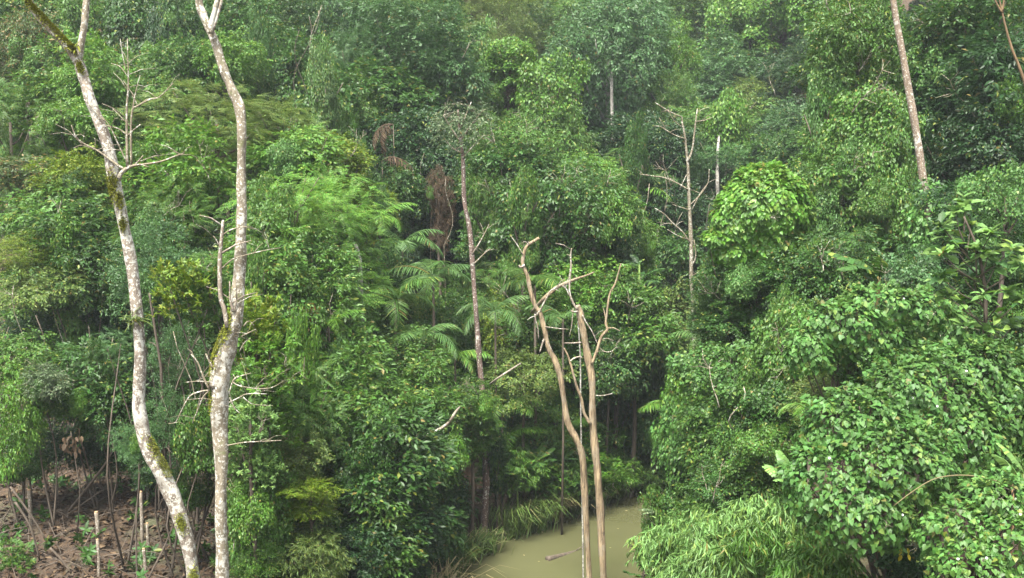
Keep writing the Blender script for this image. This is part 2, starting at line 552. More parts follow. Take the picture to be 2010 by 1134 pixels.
def crown_mesh(kind, ci, var):
    key = (kind, ci, var)
    if key in CROWNS:
        return CROWNS[key]
    R, nc, ls = CLASSES[ci]
    g = np.random.default_rng(hash_str(kind) % 5000 + ci * 37 + var * 101)
    lai = {'heart': 1.9, 'fine': 0.85, 'pinnate': 1.15, 'layer': 1.5, 'bamboo': 1.5}.get(kind, 1.9)
    total = int(lai * 4 * PI * R * R * 0.85 / (SPRAY_AREA[kind] * ls * ls))
    # clump centres, spread evenly over the crown
    cd = []
    while len(cd) < nc:
        c = g.normal(0, 1, (24, 3))
        c /= np.linalg.norm(c, axis=1)[:, None]
        c = c[c[:, 2] > -0.85]
        if cd:
            dmin = np.min(np.linalg.norm(c[:, None] - np.array(cd)[None], axis=2), axis=1)
            cd.append(c[np.argmax(dmin + g.uniform(0, 0.25, len(c)))])
        else:
            cd.append(c[0])
    cd = np.array(cd)
    rad = g.uniform(0.50, 0.88, nc)
    lob = g.normal(0, 1, (5, 3))
    lob /= np.linalg.norm(lob, axis=1)[:, None]
    swell = 0.80 + 0.42 * np.max(np.clip(cd @ lob.T, 0, 1) ** 3, axis=1)      # a few big limbs push the outline out
    cc = cd * (rad * swell)[:, None] * R
    cr = R * g.uniform(0.20, 0.46, nc) * (15 / nc) ** 0.25
    flat = 0.75
    if kind == 'layer':
        cc[:, 2] *= 0.9
        cr *= 1.35
        flat = 0.32
    w = cr ** 2
    idx = g.choice(nc, total, p=w / w.sum())
    d = g.normal(0, 1, (total, 3))
    d /= np.linalg.norm(d, axis=1)[:, None]
    bias = cd[idx] * 0.5 + np.array([0, 0, 0.35])
    d = d + bias * 0.75
    d /= np.linalg.norm(d, axis=1)[:, None]
    sc = np.stack([np.ones(total), np.ones(total), np.full(total, flat)], 1)
    P = cc[idx] + d * sc * (cr[idx] * g.uniform(0.72, 1.08, total))[:, None]
    # a looser share reaches beyond the clumps and fills the inside
    k = g.random(total) < 0.16
    P[k] *= g.uniform(0.5, 1.22, k.sum())[:, None]
    x = d * np.array([1, 1, 0.45]) + g.normal(0, 0.28, (total, 3)) + np.array([0, 0, -0.1 if kind != 'whorl' else 0.35])
    if kind == 'heart':
        x[:, 2] = np.abs(x[:, 2]) * 0.35
    Rm = basis(x, g.normal(0, 0.3, total))
    a = Acc()
    pick = g.integers(0, 4, total)
    for q in range(4):
        s = pick == q
        if s.any():
            v, f = scatter(sprays(kind)[q], P[s], Rm[s], ls * g.uniform(0.8, 1.25, s.sum()))
            a.add(v, f)
    me = a.mesh('crown_' + kind)
    CROWNS[key] = (me, R)
    return CROWNS[key]


WARN = []


def twig_mesh(seed):
    g = np.random.default_rng(seed)
    a = Acc()
    n = 7
    P = np.stack([np.cumsum(g.normal(0, 0.05, n)), np.cumsum(g.normal(0, 0.05, n)), np.linspace(-0.3, 1.1, n)], 1)
    tube(a, P, np.linspace(0.016, 0.004, n), 4)
    for i in range(7):
        k = g.integers(1, n - 1)
        d = np.array([g.normal(0, 1), g.normal(0, 1), g.uniform(0.2, 1.2)])
        d *= g.uniform(0.25, 0.6) / np.linalg.norm(d)
        tube(a, np.array([P[k], P[k] + d * 0.5 + g.normal(0, 0.03, 3), P[k] + d]), np.array([0.009, 0.006, 0.003]), 4)
    return a.mesh('dead_twig', True)


TWIGS = [twig_mesh(i) for i in range(4)]


def trunk_for(root, height, r0, lean, crown_r, mat, name='trunk', limbs=4, seed=0, thin=False):
    if name == 'stem' or thin:                                # shrubs: several thin crooked stems
        g = np.random.default_rng(seed)
        a = Acc()
        r0 = min(r0, 0.055) if thin else r0
        for i in range(2 if thin else 3):
            e = np.array([g.uniform(-0.6, 0.6) * crown_r, g.uniform(-0.6, 0.6) * crown_r, height + g.uniform(-0.3, 0.4) * crown_r])
            b = np.array([g.normal(0, 0.12), g.normal(0, 0.12), -0.2])
            m = b * 0.4 + e * 0.6 + np.array([g.normal(0, 0.12) * height, g.normal(0, 0.1) * height, -0.1 * height])
            P = smooth_path(np.array([b, m, e]), 4)
            tube(a, P, np.linspace(r0 * 0.55, r0 * 0.2, len(P)), 5, 0.1, seed)
        return a.build(name, mat, root, smooth=True)
    """A tapered trunk from the root's base to the crown's centre, with limbs into the crown."""
    g = np.random.default_rng(seed)
    a = Acc()
    n = 7
    t = np.linspace(0, 1, n)
    pts = np.stack([lean[0] * t ** 1.4 + 0.04 * height * np.sin(t * 5 + seed) * t * (1 - t), lean[1] * t ** 1.4, -0.3 + (height + 0.3) * t], 1)
    tube(a, pts, r0 * (1 - 0.6 * t), 7, 0.1, seed)
    top = pts[-1]
    for i in range(limbs):
        az = 2 * PI * i / limbs + g.uniform(-0.5, 0.5)
        b = pts[n - 2] * g.uniform(0.2, 0.9) + pts[n - 1] * 0
        b = pts[n - 2] + (top - pts[n - 2]) * g.uniform(-0.4, 0.8)
        e = top + np.array([math.cos(az) * crown_r * 0.7, math.sin(az) * crown_r * 0.7, crown_r * g.uniform(-0.1, 0.6)])
        mid = (b + e) / 2 + np.array([0, 0, -0.12 * crown_r])
        tube(a, np.array([b, mid, e]), r0 * np.array([0.4, 0.25, 0.1]), 5)
    return a.build(name, mat, root, smooth=True)


def plant(name, label, cat, px, py, rx, ry, D, kind, tint, group=None, bark='brown', var=None, small=None):
    c = at(px, py, D)
    k = D / F_PX
    if group is None:
        rx, ry = rx * 1.22, ry * 1.2
    Rx, Rz = rx * k, ry * k
    gz = float(ground(c[0], c[1]))
    if c[2] - gz < 0.1 * Rz:
        WARN.append(f'low {label[:40]} z={c[2]:.1f} ground={gz:.1f} D={D}')
        c[2] = max(c[2], gz + 0.1 * Rz)
    if c[2] - gz > 22:
        WARN.append(f'high {label[:40]} z={c[2]:.1f} ground={gz:.1f} D={D}')
    Rm = (Rx * Rx * Rz) ** (1 / 3)
    ci = int(np.argmin([abs(math.log(0.9 * max(Rx, Rz) / cl[0])) for cl in CLASSES]))
    if D > 62 and ci < 2:
        ci = 2                                # far away: coarser leaf groups
    seed = hash_str(label + str(int(px)) + str(int(py)))
    v = seed % 3 if var is None else var
    me, R0 = crown_mesh(kind, ci, v)
    root = thing(name, label, cat, (c[0], c[1], gz), group)
    shrub = small if small is not None else (c[2] - gz) < 1.5 * Rz
    o = link('foliage' if shrub else 'crown', me, LM[tint], root)
    o['kind'] = 'stuff'
    o.location = (0, 0, c[2] - gz)
    o.scale = (Rx / R0, (0.5 * Rx + 0.5 * min(Rx, Rz)) / R0, Rz / R0)
    o.rotation_euler = (((seed % 13) - 6) * 0.03, ((seed % 17) - 8) * 0.025, (seed % 628) / 100)
    bare_below = (D < 31 and px < 430) or (960 < px < 1300 and py > 600)      # where the photograph looks in under the leaves
    if not shrub and group is None and not bare_below and c[2] - gz > 2.0 * Rz:      # lower boughs under the main crown
        g = np.random.default_rng(seed)
        hh = c[2] - gz
        for q in range(2):
            zz = hh - Rz * g.uniform(0.9, 1.25) - q * 0.9 * Rz
            if zz < 0.3 * Rz:
                break
            m2, R2 = crown_mesh(kind, ci, (v + 1 + q) % 3)
            lo = link('lower_boughs', m2, LM[tint], root)
            lo['kind'] = 'stuff'
            f = g.uniform(0.6, 0.95)
            lo.location = (g.uniform(-0.5, 0.5) * Rx, g.uniform(-0.1, 0.5) * Rx, zz)
            lo.scale = (f * Rx / R2, f * Rx / R2, f * Rz * g.uniform(0.8, 1.2) / R2)
            lo.rotation_euler = (0, 0, g.uniform(0, 6.28))
    if group is None and D < 62:
        g = np.random.default_rng(seed + 5)
        if not shrub and g.random() < 0.5:                        # creeper hanging down one side
            m2, R2 = crown_mesh('heart', 0, seed % 2)
            lo = link('creeper', m2, LM[('vine', 'mid', 'bright', 'dark')[seed % 4]], root)
            lo['kind'] = 'stuff'
            w = Rx * g.uniform(0.28, 0.45)
            lo.location = (g.uniform(-0.75, 0.75) * Rx, -0.72 * Rx, c[2] - gz + g.uniform(-0.6, 0.2) * Rz)
            lo.scale = (w / R2, w / R2, w * g.uniform(1.3, 2.2) / R2)
            lo.rotation_euler = (0, 0, g.uniform(0, 6.28))
        if g.random() < 0.4:
            for q in range(g.integers(1, 4)):
                lo = link('dead_twig', TWIGS[g.integers(0, 4)], BM['twig'], root)
                lo.location = (g.uniform(-0.7, 0.7) * Rx, g.uniform(-0.9, -0.2) * Rx, c[2] - gz + g.uniform(-0.7, 0.6) * Rz)
                sc_ = g.uniform(0.5, 1.0) * min(1.6, Rm)
                lo.scale = (sc_, sc_, sc_)
                lo.rotation_euler = (g.uniform(-0.9, 0.9), g.uniform(-0.9, 0.9), g.uniform(0, 6.28))
    r0 = max(0.03, 0.028 * (c[2] - gz + Rz) * (0.35 if shrub else 0.45))
    trunk_for(root, c[2] - gz, min(r0, 0.24), (0, 0), Rm, BM[bark], 'stem' if shrub else 'trunk', 4, seed % 97, thin=D < 31 and px < 430)
    return root


# ================================================================== THE SETTING
def terrain():
    gx = np.concatenate([np.linspace(-150, -42, 19)[:-1], np.linspace(-42, -18, 25)[:-1], np.linspace(-18, 18, 100)[:-1], np.linspace(18, 42, 25)[:-1], np.linspace(42, 150, 19)])
    gy = np.concatenate([np.linspace(-20, 10, 16)[:-1], np.linspace(10, 46, 110)[:-1], np.linspace(46, 90, 40)[:-1], np.linspace(90, 190, 40)])
    X, Y = np.meshgrid(gx, gy)
    Z = ground(X, Y) + 0.05 * rng.normal(0, 1, X.shape)
    V = np.stack([X.ravel(), Y.ravel(), Z.ravel()], 1)
    nx, ny = len(gx), len(gy)
    i = (np.arange(ny - 1)[:, None] * nx + np.arange(nx - 1)[None]).ravel()
    T = np.concatenate([np.stack([i, i + 1, i + nx + 1], 1), np.stack([i, i + nx + 1, i + nx], 1)])
    m, nt, out = nodes_of('forest_floor')
    tex = nt.nodes.new('ShaderNodeTexCoord')
    n1 = noise(nt, 0.7, 6, 0.7, tex.outputs['Object'])
    n2 = noise(nt, 9, 5, 0.7, tex.outputs['Object'])
    c = ramp(nt, n2, [(0.3, (0.014, 0.010, 0.0065)), (0.55, (0.052, 0.031, 0.015)), (0.75, (0.088, 0.054, 0.028))])
    c = mixc(nt, ramp(nt, n1, [(0.5, (0, 0, 0)), (0.62, (0.6, 0.6, 0.6))]), c, (0.045, 0.06, 0.022))
    p = nt.nodes.new('ShaderNodeBsdfPrincipled')
    p.inputs['Roughness'].default_value = 0.95
    nt.links.new(c, p.inputs['Base Color'])
    b = nt.nodes.new('ShaderNodeBump')
    b.inputs['Distance'].default_value = 0.08
    nt.links.new(n2, b.inputs['Height'])
    nt.links.new(b.outputs[0], p.inputs['Normal'])
    nt.links.new(p.outputs[0], out.inputs['Surface'])
    o = link('ground', make_mesh('ground', V, T, True), m)
    o['kind'] = 'structure'
    o['label'] = 'brown forest floor rising into steep valley slopes'


terrain()


def water():
    P = smooth_path(STREAM[1:], 6)
    tan = np.gradient(P, axis=0)
    tan /= np.linalg.norm(tan, axis=1)[:, None]
    nrm = np.stack([tan[:, 1], -tan[:, 0]], 1)
    V = []
    for p, n in zip(P, nrm):
        for q in (-3.6, -1.8, 0, 1.8, 3.6):
            V.append((*(p + n * q), 0.0))
    T = []
    for i in range(len(P) - 1):
        for k in range(4):
            a = i * 5 + k
            T += [(a, a + 1, a + 6), (a, a + 6, a + 5)]
    m, nt, out = nodes_of('muddy_water')
    tex = nt.nodes.new('ShaderNodeTexCoord')
    n1 = noise(nt, 0.35, 3, 0.5, tex.outputs['Object'])
    c = ramp(nt, n1, [(0.3, (0.055, 0.057, 0.025)), (0.7, (0.072, 0.073, 0.034))])
    p = nt.nodes.new('ShaderNodeBsdfPrincipled')
    p.inputs['Roughness'].default_value = 0.04
    p.inputs['IOR'].default_value = 1.33
    nt.links.new(c, p.inputs['Base Color'])
    b = nt.nodes.new('ShaderNodeBump')
    b.inputs['Strength'].default_value = 0.15
    b.inputs['Distance'].default_value = 0.02
    nt.links.new(noise(nt, 2.2, 3, 0.5, tex.outputs['Object']), b.inputs['Height'])
    nt.links.new(b.outputs[0], p.inputs['Normal'])
    nt.links.new(p.outputs[0], out.inputs['Surface'])
    o = link('water', make_mesh('water', np.array(V), T, True), m)
    o['kind'] = 'structure'
    o['label'] = 'still muddy olive stream between leafy banks'


water()


def haze():
    x0, x1, y0, y1, z0, z1 = -170, 170, -40, 210, -4, 105
    V = [(x, y, z) for z in (z0, z1) for y in (y0, y1) for x in (x0, x1)]
    T = [(0, 2, 3), (0, 3, 1), (4, 5, 7), (4, 7, 6), (0, 1, 5), (0, 5, 4), (2, 6, 7), (2, 7, 3), (0, 4, 6), (0, 6, 2), (1, 3, 7), (1, 7, 5)]
    m, nt, out = nodes_of('valley_haze')
    v = nt.nodes.new('ShaderNodeVolumePrincipled')
    v.inputs['Color'].default_value = (0.86, 0.94, 1.0, 1)
    v.inputs['Density'].default_value = 0.0004
    nt.links.new(v.outputs[0], out.inputs['Volume'])
    o = link('haze', make_mesh('haze', np.array(V, float), T), m)
    o['kind'] = 'stuff'
    o['label'] = 'thin pale haze filling the valley air'


haze()


# ---- undergrowth, leaf litter and grass: nobody could count them
def in_view(X, Y, Z, m=60):
    px, py = to_px(X, Y, Z)
    return (px > -m) & (px < 2010 + m) & (py < 1134 + m) & (py > -m)


def bare(X, Y):
    """1 where the slope by the cut stakes lies bare."""
    return (X < -3.6 - 0.12 * (Y - 20)) & (Y > 12) & (Y < 29.5 + 1.0 * np.sin(X)) & (X < -5.2 + 0.0 * Y)


def undergrowth():
    g = np.random.default_rng(5)
    N = 5200
    Y = 15 + 53 * g.random(N) ** 0.8
    X = (g.random(N) - 0.5) * 1.75 * Y
    keep = (stream_dist(X, Y) > 2.9) & ~bare(X, Y) & in_view(X, Y, ground(X, Y), 520)
    X, Y = X[keep][:1150], Y[keep][:1150]
    a = Acc()
    for kind, share in (('broad', 0.5), ('round', 0.3), ('bamboo', 0.2)):
        s = g.random(len(X)) < share
        x, y = X[s], Y[s]
        n = 11
        R = np.repeat(g.uniform(0.5, 1.25, len(x)), n)
        d = g.normal(0, 1, (len(x) * n, 3))
        d /= np.linalg.norm(d, axis=1)[:, None]
        d[:, 2] = np.abs(d[:, 2])
        P = np.stack([np.repeat(x, n), np.repeat(y, n), np.zeros(len(x) * n)], 1) + d * R[:, None] * g.uniform(0.6, 1.05, len(R))[:, None]
        hz = ground(P[:, 0], P[:, 1])
        P[:, 2] += hz + 0.05
        ok = stream_dist(P[:, 0], P[:, 1]) > 2.0
        P, d = P[ok], d[ok]
        v, f = scatter(sprays(kind)[0], P, basis(d * np.array([1, 1, 0.5]) + g.normal(0, 0.3, d.shape)), g.uniform(0.9, 1.4, len(P)))
        a.add(v, f)
    o = a.build('undergrowth', LM['dark'])
    tag(o, 'low dark green leafy undergrowth covering the slopes between the trees', 'undergrowth', kind='stuff')


undergrowth()


def litter():
    g = np.random.default_rng(9)
    N = 16000
    Y = g.uniform(18, 33, N)
    X = g.uniform(-18, -3, N)
    k = (X < -3.4 - 0.1 * (Y - 20)) & in_view(X, Y, ground(X, Y), 80)
    X, Y = X[k][:9000], Y[k][:9000]
    P = np.stack([X, Y, ground(X, Y) + g.uniform(0.02, 0.14, len(X))], 1)
    v, f = scatter(leaf2(0.17, 0.085, 0.3, 0.2), P, basis(dirs(g.uniform(0, 2 * PI, len(X)), g.uniform(-0.5, 0.7, len(X))), g.normal(0, 0.8, len(X))), g.uniform(0.5, 1.3, len(X)))
    a = Acc()
    a.add(v, f)
    o = a.build('leaf_litter', LM['litter'])
    tag(o, 'dry brown fallen leaves strewn over the bare earth slope', 'leaf litter', kind='stuff')
    # fallen twigs in the litter
    b = Acc()
    for i in range(620):
        x, y = g.uniform(-15, -4), g.uniform(18.5, 31.5)
        az, L = g.uniform(0, PI), g.uniform(0.4, 1.8)
        p = np.array([x, y, float(ground(x, y)) + 0.06])
        d = np.array([math.cos(az), math.sin(az), g.uniform(-0.1, 0.45)]) * L
        m = p + d * 0.5 + np.array([0, 0, 0.08])
        tube(b, np.array([p, m, p + d]), np.array([0.015, 0.011, 0.005]) * g.uniform(0.4, 1.3), 4)
    o = b.build('fallen_twigs', BM['brown'])
    tag(o, 'tangle of dry brown twigs lying on the bare earth slope', 'twig litter', kind='stuff')
    # small weeds coming up through the litter
    N = 150
    Y = g.uniform(19, 31, N)
    X = g.uniform(-15, -4.2, N)
    k = in_view(X, Y, ground(X, Y), 40)
    X, Y = X[k], Y[k]
    c = Acc()
    for q in range(3):
        P = np.stack([X, Y, ground(X, Y) + 0.08 + 0.05 * q], 1) + g.normal(0, 0.08, (len(X), 3)) * np.array([1, 1, 0.3])
        v, f = scatter(sprays('whorl')[q], P, basis(dirs(g.uniform(0, 2 * PI, len(X)), g.uniform(0.2, 1.2, len(X)))), g.uniform(0.4, 0.95, len(X)))
        c.add(v, f)
    o = c.build('weeds', LM['dark'])
    tag(o, 'small green weeds sprouting through the brown leaf litter', 'weeds', kind='stuff')


litter()

# ================================================================== PALE FORKED TREES (foreground)
def px_path(rows, D, n=4, fat=1.0):
    """rows (px, py, radius_px[, depth offset]) -> smooth points and radii in metres."""
    pts, rad = [], []
    for r in rows:
        d = D + (r[3] if len(r) > 3 else 0)
        pts.append(at(r[0], r[1], d))
        rad.append(r[2] * fat * d / F_PX)
    P = smooth_path(np.column_stack([np.array(pts), np.array(rad)]), n)
    return P[:, :3], np.maximum(P[:, 3], 0.002)


def limb(root, name, rows, D, mat, sides=7, lump=0.1, n=4, base=None, side_twigs=0, seed=0, fat=1.0):
    P, R = px_path(rows, D, n, fat)
    if base is not None:                      # carry the foot down into the ground
        g0 = float(ground(P[0][0], P[0][1]))
        if P[0][2] > g0 - 0.2:
            P = np.vstack([[P[0][0], P[0][1], g0 - 0.3], P])
            R = np.concatenate([[R[0] * 1.15], R])
    a = Acc()
    tube(a, P, R, sides, lump, seed)
    g = np.random.default_rng(seed + 3)
    for i in range(side_twigs):
        k = g.integers(len(P) // 3, len(P) - 1)
        d = np.array([g.normal(0, 1), g.normal(0, 0.5), g.uniform(-0.1, 0.9)])
        d = d / np.linalg.norm(d) * g.uniform(0.2, 0.6)
        tube(a, np.array([P[k], P[k] + d * 0.5 + (0, 0, 0.04), P[k] + d]), R[k] * np.array([0.6, 0.4, 0.2]), 4)
    loc = np.array(root.location)
    return a.build(name, mat, root, smooth=True, origin=loc)


def root_at(name, label, cat, rows, D, group=None):
    p = at(rows[0][0], rows[0][1], D)
    return thing(name, label, cat, (p[0], p[1], float(ground(p[0], p[1]))), group)


def moss_patch(root, path, rad, spots):
    """Lumpy cushions of moss sitting on a stem: (index along the path 0..1, angle, size)."""
    for t, ang, size in spots:
        i = t * (len(path) - 1)
        i0 = int(i)
        p = path[i0] + (path[min(i0 + 1, len(path) - 1)] - path[i0]) * (i - i0)
        r = rad[i0]
        tan = path[min(i0 + 1, len(path) - 1)] - path[max(i0 - 1, 0)]
        tan /= np.linalg.norm(tan)
        s = np.cross(tan, (0, -1, 0))
        s /= np.linalg.norm(s)
        nrm = s * math.sin(ang) + np.array([0, -1, 0]) * math.cos(ang)
        g = np.random.default_rng(int(t * 1000) + int(size * 1000))
        n = 420
        along = g.normal(0, size, n)
        around = g.normal(0, min(1.0, size / r * 0.45), n)
        cr, sr = np.cos(around)[:, None], np.sin(around)[:, None]
        b = np.cross(tan, nrm)
        dirn = nrm * cr + b * sr
        P = p + np.outer(along, tan) + dirn * r * 1.0
        v, f = scatter(leaf2(0.028, 0.022, 0.1, 0.3), P, basis(dirn + g.normal(0, 0.6, (n, 3))), g.uniform(0.6, 1.4, n))
        a = Acc()
        a.add(v, f)
        o = a.build('moss', LM['moss'], root, origin=np.array(root.location))
        o['kind'] = 'stuff'


A_D = 17.0
A_rows = [(392, 1215, 15), (383, 1160, 14.5), (372, 1085, 15), (345, 990, 16), (315, 925, 16.5), (287, 870, 15.5), (273, 800, 13), (275, 720, 12.5), (270, 620, 12), (258, 520, 11.5),
          (243, 440, 11.5), (228, 370, 12.5), (215, 300, 11.5), (195, 240, 11.5), (175, 190, 10.5), (161, 140, 10.5), (151, 112, 10)]
tA = root_at('pale_tree', 'tall pale lichen-blotched tree with S-bent trunk forking at the top, mossy elbows', 'tree', A_rows, A_D)
limb(tA, 'trunk', A_rows, A_D, BM['pale'], 14, 0.12, 6, base=True, seed=1, fat=0.94)
limb(tA, 'branch', [(154, 122, 9), (140, 100, 9), (115, 72, 8), (85, 40, 8), (62, 12, 7.5), (45, -25, 7)], A_D, BM['pale'], 11, 0.08, 5, seed=2)
limb(tA, 'branch', [(153, 124, 8), (157, 100, 7), (165, 50, 6.5), (170, 0, 6), (173, -40, 5.5)], A_D, BM['pale2'], 11, 0.08, 5, seed=3)
PA, RA = px_path(A_rows, A_D, 6)
PB_, RB_ = px_path([(154, 122, 9), (140, 100, 9), (115, 72, 8), (85, 40, 8), (62, 12, 7.5), (45, -25, 7)], A_D, 5)
moss_patch(tA, PA, RA, [(0.26, 1.2, 0.12), (0.30, 1.2, 0.12), (0.165, 0.3, 0.08), (0.09, 0.4, 0.09), (0.685, -0.6, 0.10), (0.70, 0.0, 0.10), (0.665, 0.5, 0.07), (0.625, 0.2, 0.06), (0.95, 0.3, 0.05)])
moss_patch(tA, PB_, RB_, [(0.2, 1.0, 0.09), (0.35, 1.0, 0.10), (0.5, 1.0, 0.09), (0.62, 0.9, 0.08), (0.75, 0.6, 0.06), (0.85, 0.2, 0.07)])
A_tw = [
    [(234, 350, 7), (238, 340, 6), (248, 331, 5.5), (262, 325, 4.2), (278, 323, 3), (315, 317, 2.4), (345, 306, 2), (362, 300, 1.4)],
    [(250, 328, 4.5), (249, 261, 3.6), (249, 208, 3), (252, 166, 2.2), (250, 76, 1.2)],
    [(258, 325, 3.4), (257, 261, 3), (260, 216, 2.6), (270, 208, 2.3), (294, 195, 2), (313, 190, 1.7), (340, 163, 1)],
    [(260, 218, 2), (265, 187, 1.6), (275, 147, 1)],
    [(249, 264, 2.2), (231, 252, 1.8), (203, 245, 1.2)],
    [(256, 248, 1.8), (240, 232, 1.4), (221, 213, 1)],
    [(251, 150, 1.6), (236, 131, 1.2), (218, 124, 0.8)],
    [(248, 139, 1.5), (241, 110, 1.2), (236, 76, 0.8)],
    [(264, 190, 1.6), (252, 172, 1.3), (242, 158, 0.9)],
    [(250, 266, 2), (262, 255, 1.7), (276, 244, 1.3)],
    [(244, 333, 4), (217, 314, 3), (191, 295, 2.4), (162, 280, 2), (148, 266, 1.7), (140, 245, 1.1)],
    [(188, 294, 1.8), (172, 288, 1.5), (159, 285, 1.3), (145, 290, 0.9)],
    [(162, 283, 1.5), (150, 272, 1.2), (137, 258, 0.8)],
    [(249, 318, 2), (233, 285, 1.7), (217, 250, 1.4), (201, 229, 0.9)],
    [(264, 324, 2.6), (272, 316, 2.2), (281, 305, 1.5)],
    [(186, 292, 1.2), (187, 280, 0.9), (186, 270, 0.6)],
    [(206, 238, 2), (190, 222, 1.6), (165, 195, 1), ],
]
for i, rw in enumerate(A_tw):
    limb(tA, 'branch' if i in (0, 1, 2, 10) else 'twig', rw, A_D - 0.12, BM['twig'], 6, 0.06, 4, seed=10 + i, fat=0.72, side_twigs=5 if i in (0, 1, 2, 10) else 1)
# fern tufts growing on the trunk
def epiphyte(root, px, py, D, mat, n=26, L=0.24):
    g = np.random.default_rng(px)
    c = at(px, py, D) + np.array([0, -0.10, 0])
    a = Acc()
    az = g.uniform(0, 2 * PI, n)
    v, f = scatter(leaf6(L, 0.045, 0.1, 0.4), c + g.normal(0, 0.05, (n, 3)) * np.array([1.6, 0.5, 1]), basis(dirs(az, g.uniform(-0.7, 0.7, n)) * np.array([1, 0.6, 1]) + np.array([0, -0.35, 0])), g.uniform(0.5, 1.2, n))
    a.add(v, f)
    a.build('fern_tuft', mat, root, origin=np.array(root.location))


epiphyte(tA, 271, 623, A_D, LM['olive'], 40)
epiphyte(tA, 151, 92, A_D, LM['moss'], 20, 0.14)

B_D = 16.2
B_rows = [(439, 1225, 14), (437, 1160, 13.5), (436, 1100, 13), (434, 1000, 12.5), (434, 900, 14), (431, 820, 17), (432, 760, 19), (437, 710, 21), (450, 665, 19), (463, 622, 15), (468, 565, 12.5), (472, 500, 12), (474, 440, 11),
          (474, 380, 9.5), (474, 310, 9), (474, 240, 10), (468, 205, 10.5), (455, 175, 9.5), (440, 140, 9), (428, 100, 8.5), (415, 65, 8.5), (401, 35, 8), (392, 10, 7.5), (387, -30, 7)]
tB = root_at('pale_tree', 'pale tree with thick swollen lower trunk and broken side stems, right of the forked one', 'tree', B_rows, B_D)
limb(tB, 'trunk', B_rows, B_D, BM['pale2'], 14, 0.13, 6, base=True, seed=4, fat=0.95)
B_tw = [
    [(423, 760, 13), (428, 720, 14), (440, 685, 13), (454, 650, 11), (466, 615, 9), (471, 603, 7)],
    [(413, 66, 6), (417, 40, 5.5), (422, 20, 5), (430, -15, 4.5)],
    [(418, 58, 3.5), (426, 35, 3), (435, 0, 2.6)],
    [(446, 642, 5), (440, 606, 4.6), (433, 583, 4.4), (431, 517, 4.2), (435, 467, 3.6), (438, 432, 2.8)],
    [(433, 490, 1.6), (427, 475, 1.4), (419, 463, 1)],
    [(458, 612, 4), (452, 587, 3), (451, 552, 1.8)],
    [(460, 612, 2.5), (464, 590, 2), (466, 570, 1.4)],
    [(435, 527, 1.8), (450, 513, 1.6), (466, 505, 1.4), (516, 492, 1.2), (551, 486, 0.7)],
    [(497, 497, 1), (508, 484, 0.9), (516, 477, 0.6)],
    [(436, 462, 1.8), (450, 452, 1.5), (470, 446, 1.3), (485, 445, 0.9)],
    [(411, 765, 3), (400, 742, 2.6), (388, 711, 2.3), (375, 695, 1.6)],
    [(411, 766, 2.4), (395, 768, 2), (373, 777, 1.8), (357, 804, 1.6), (345, 828, 1.3), (330, 831, 0.8)],
    [(409, 768, 2), (398, 780, 1.8), (390, 800, 1.5), (377, 831, 0.9)],
    [(412, 750, 1.6), (390, 748, 1.3), (364, 750, 0.8)],
    [(418, 722, 3.6), (410, 707, 3), (404, 694, 2.2)],
    [(450, 772, 2.2), (458, 746, 2), (472, 738, 1.6), (493, 732, 0.9)],
    [(450, 790, 2), (470, 780, 1.6), (485, 773, 1.4), (524, 773, 0.8)],
    [(457, 750, 1.8), (470, 757, 1.6), (500, 762, 1.3), (532, 761, 1.1), (556, 748, 0.7)],
    [(477, 779, 1.4), (490, 790, 1.2), (501, 794, 1), (536, 796, 0.7)],
    [(451, 780, 1.8), (460, 800, 1.5), (472, 812, 0.8)],
    [(447, 874, 2), (480, 868, 1.6), (520, 866, 1.3), (553, 864, 1)],
    [(478, 640, 2), (488, 630, 1.6), (498, 638, 1.2)],
    [(474, 660, 1.8), (490, 652, 1.4), (502, 646, 0.9)],
    [(470, 690, 1.6), (480, 672, 1.4), (492, 664, 0.9)],
]
for i, rw in enumerate(B_tw):
    limb(tB, 'branch' if i in (0, 1, 3, 10) else 'twig', rw, B_D - (0.14 if i else 0.05), BM['pale2'] if i < 2 else BM['deadgrey'] if i < 7 else BM['twig'], 10 if i < 2 else 6, 0.08, 5 if i < 2 else 3, seed=40 + i, fat=0.74 if i > 3 else 1.0, side_twigs=0 if i < 3 else 4 if i in (11, 15, 16, 17) else 2)
PB, RB = px_path(B_rows, B_D, 6)
moss_patch(tB, PB, RB, [(0.33, -0.9, 0.10), (0.30, -1.0, 0.10), (0.36, -0.5, 0.10), (0.385, -0.8, 0.07), (0.24, -1.2, 0.08)])

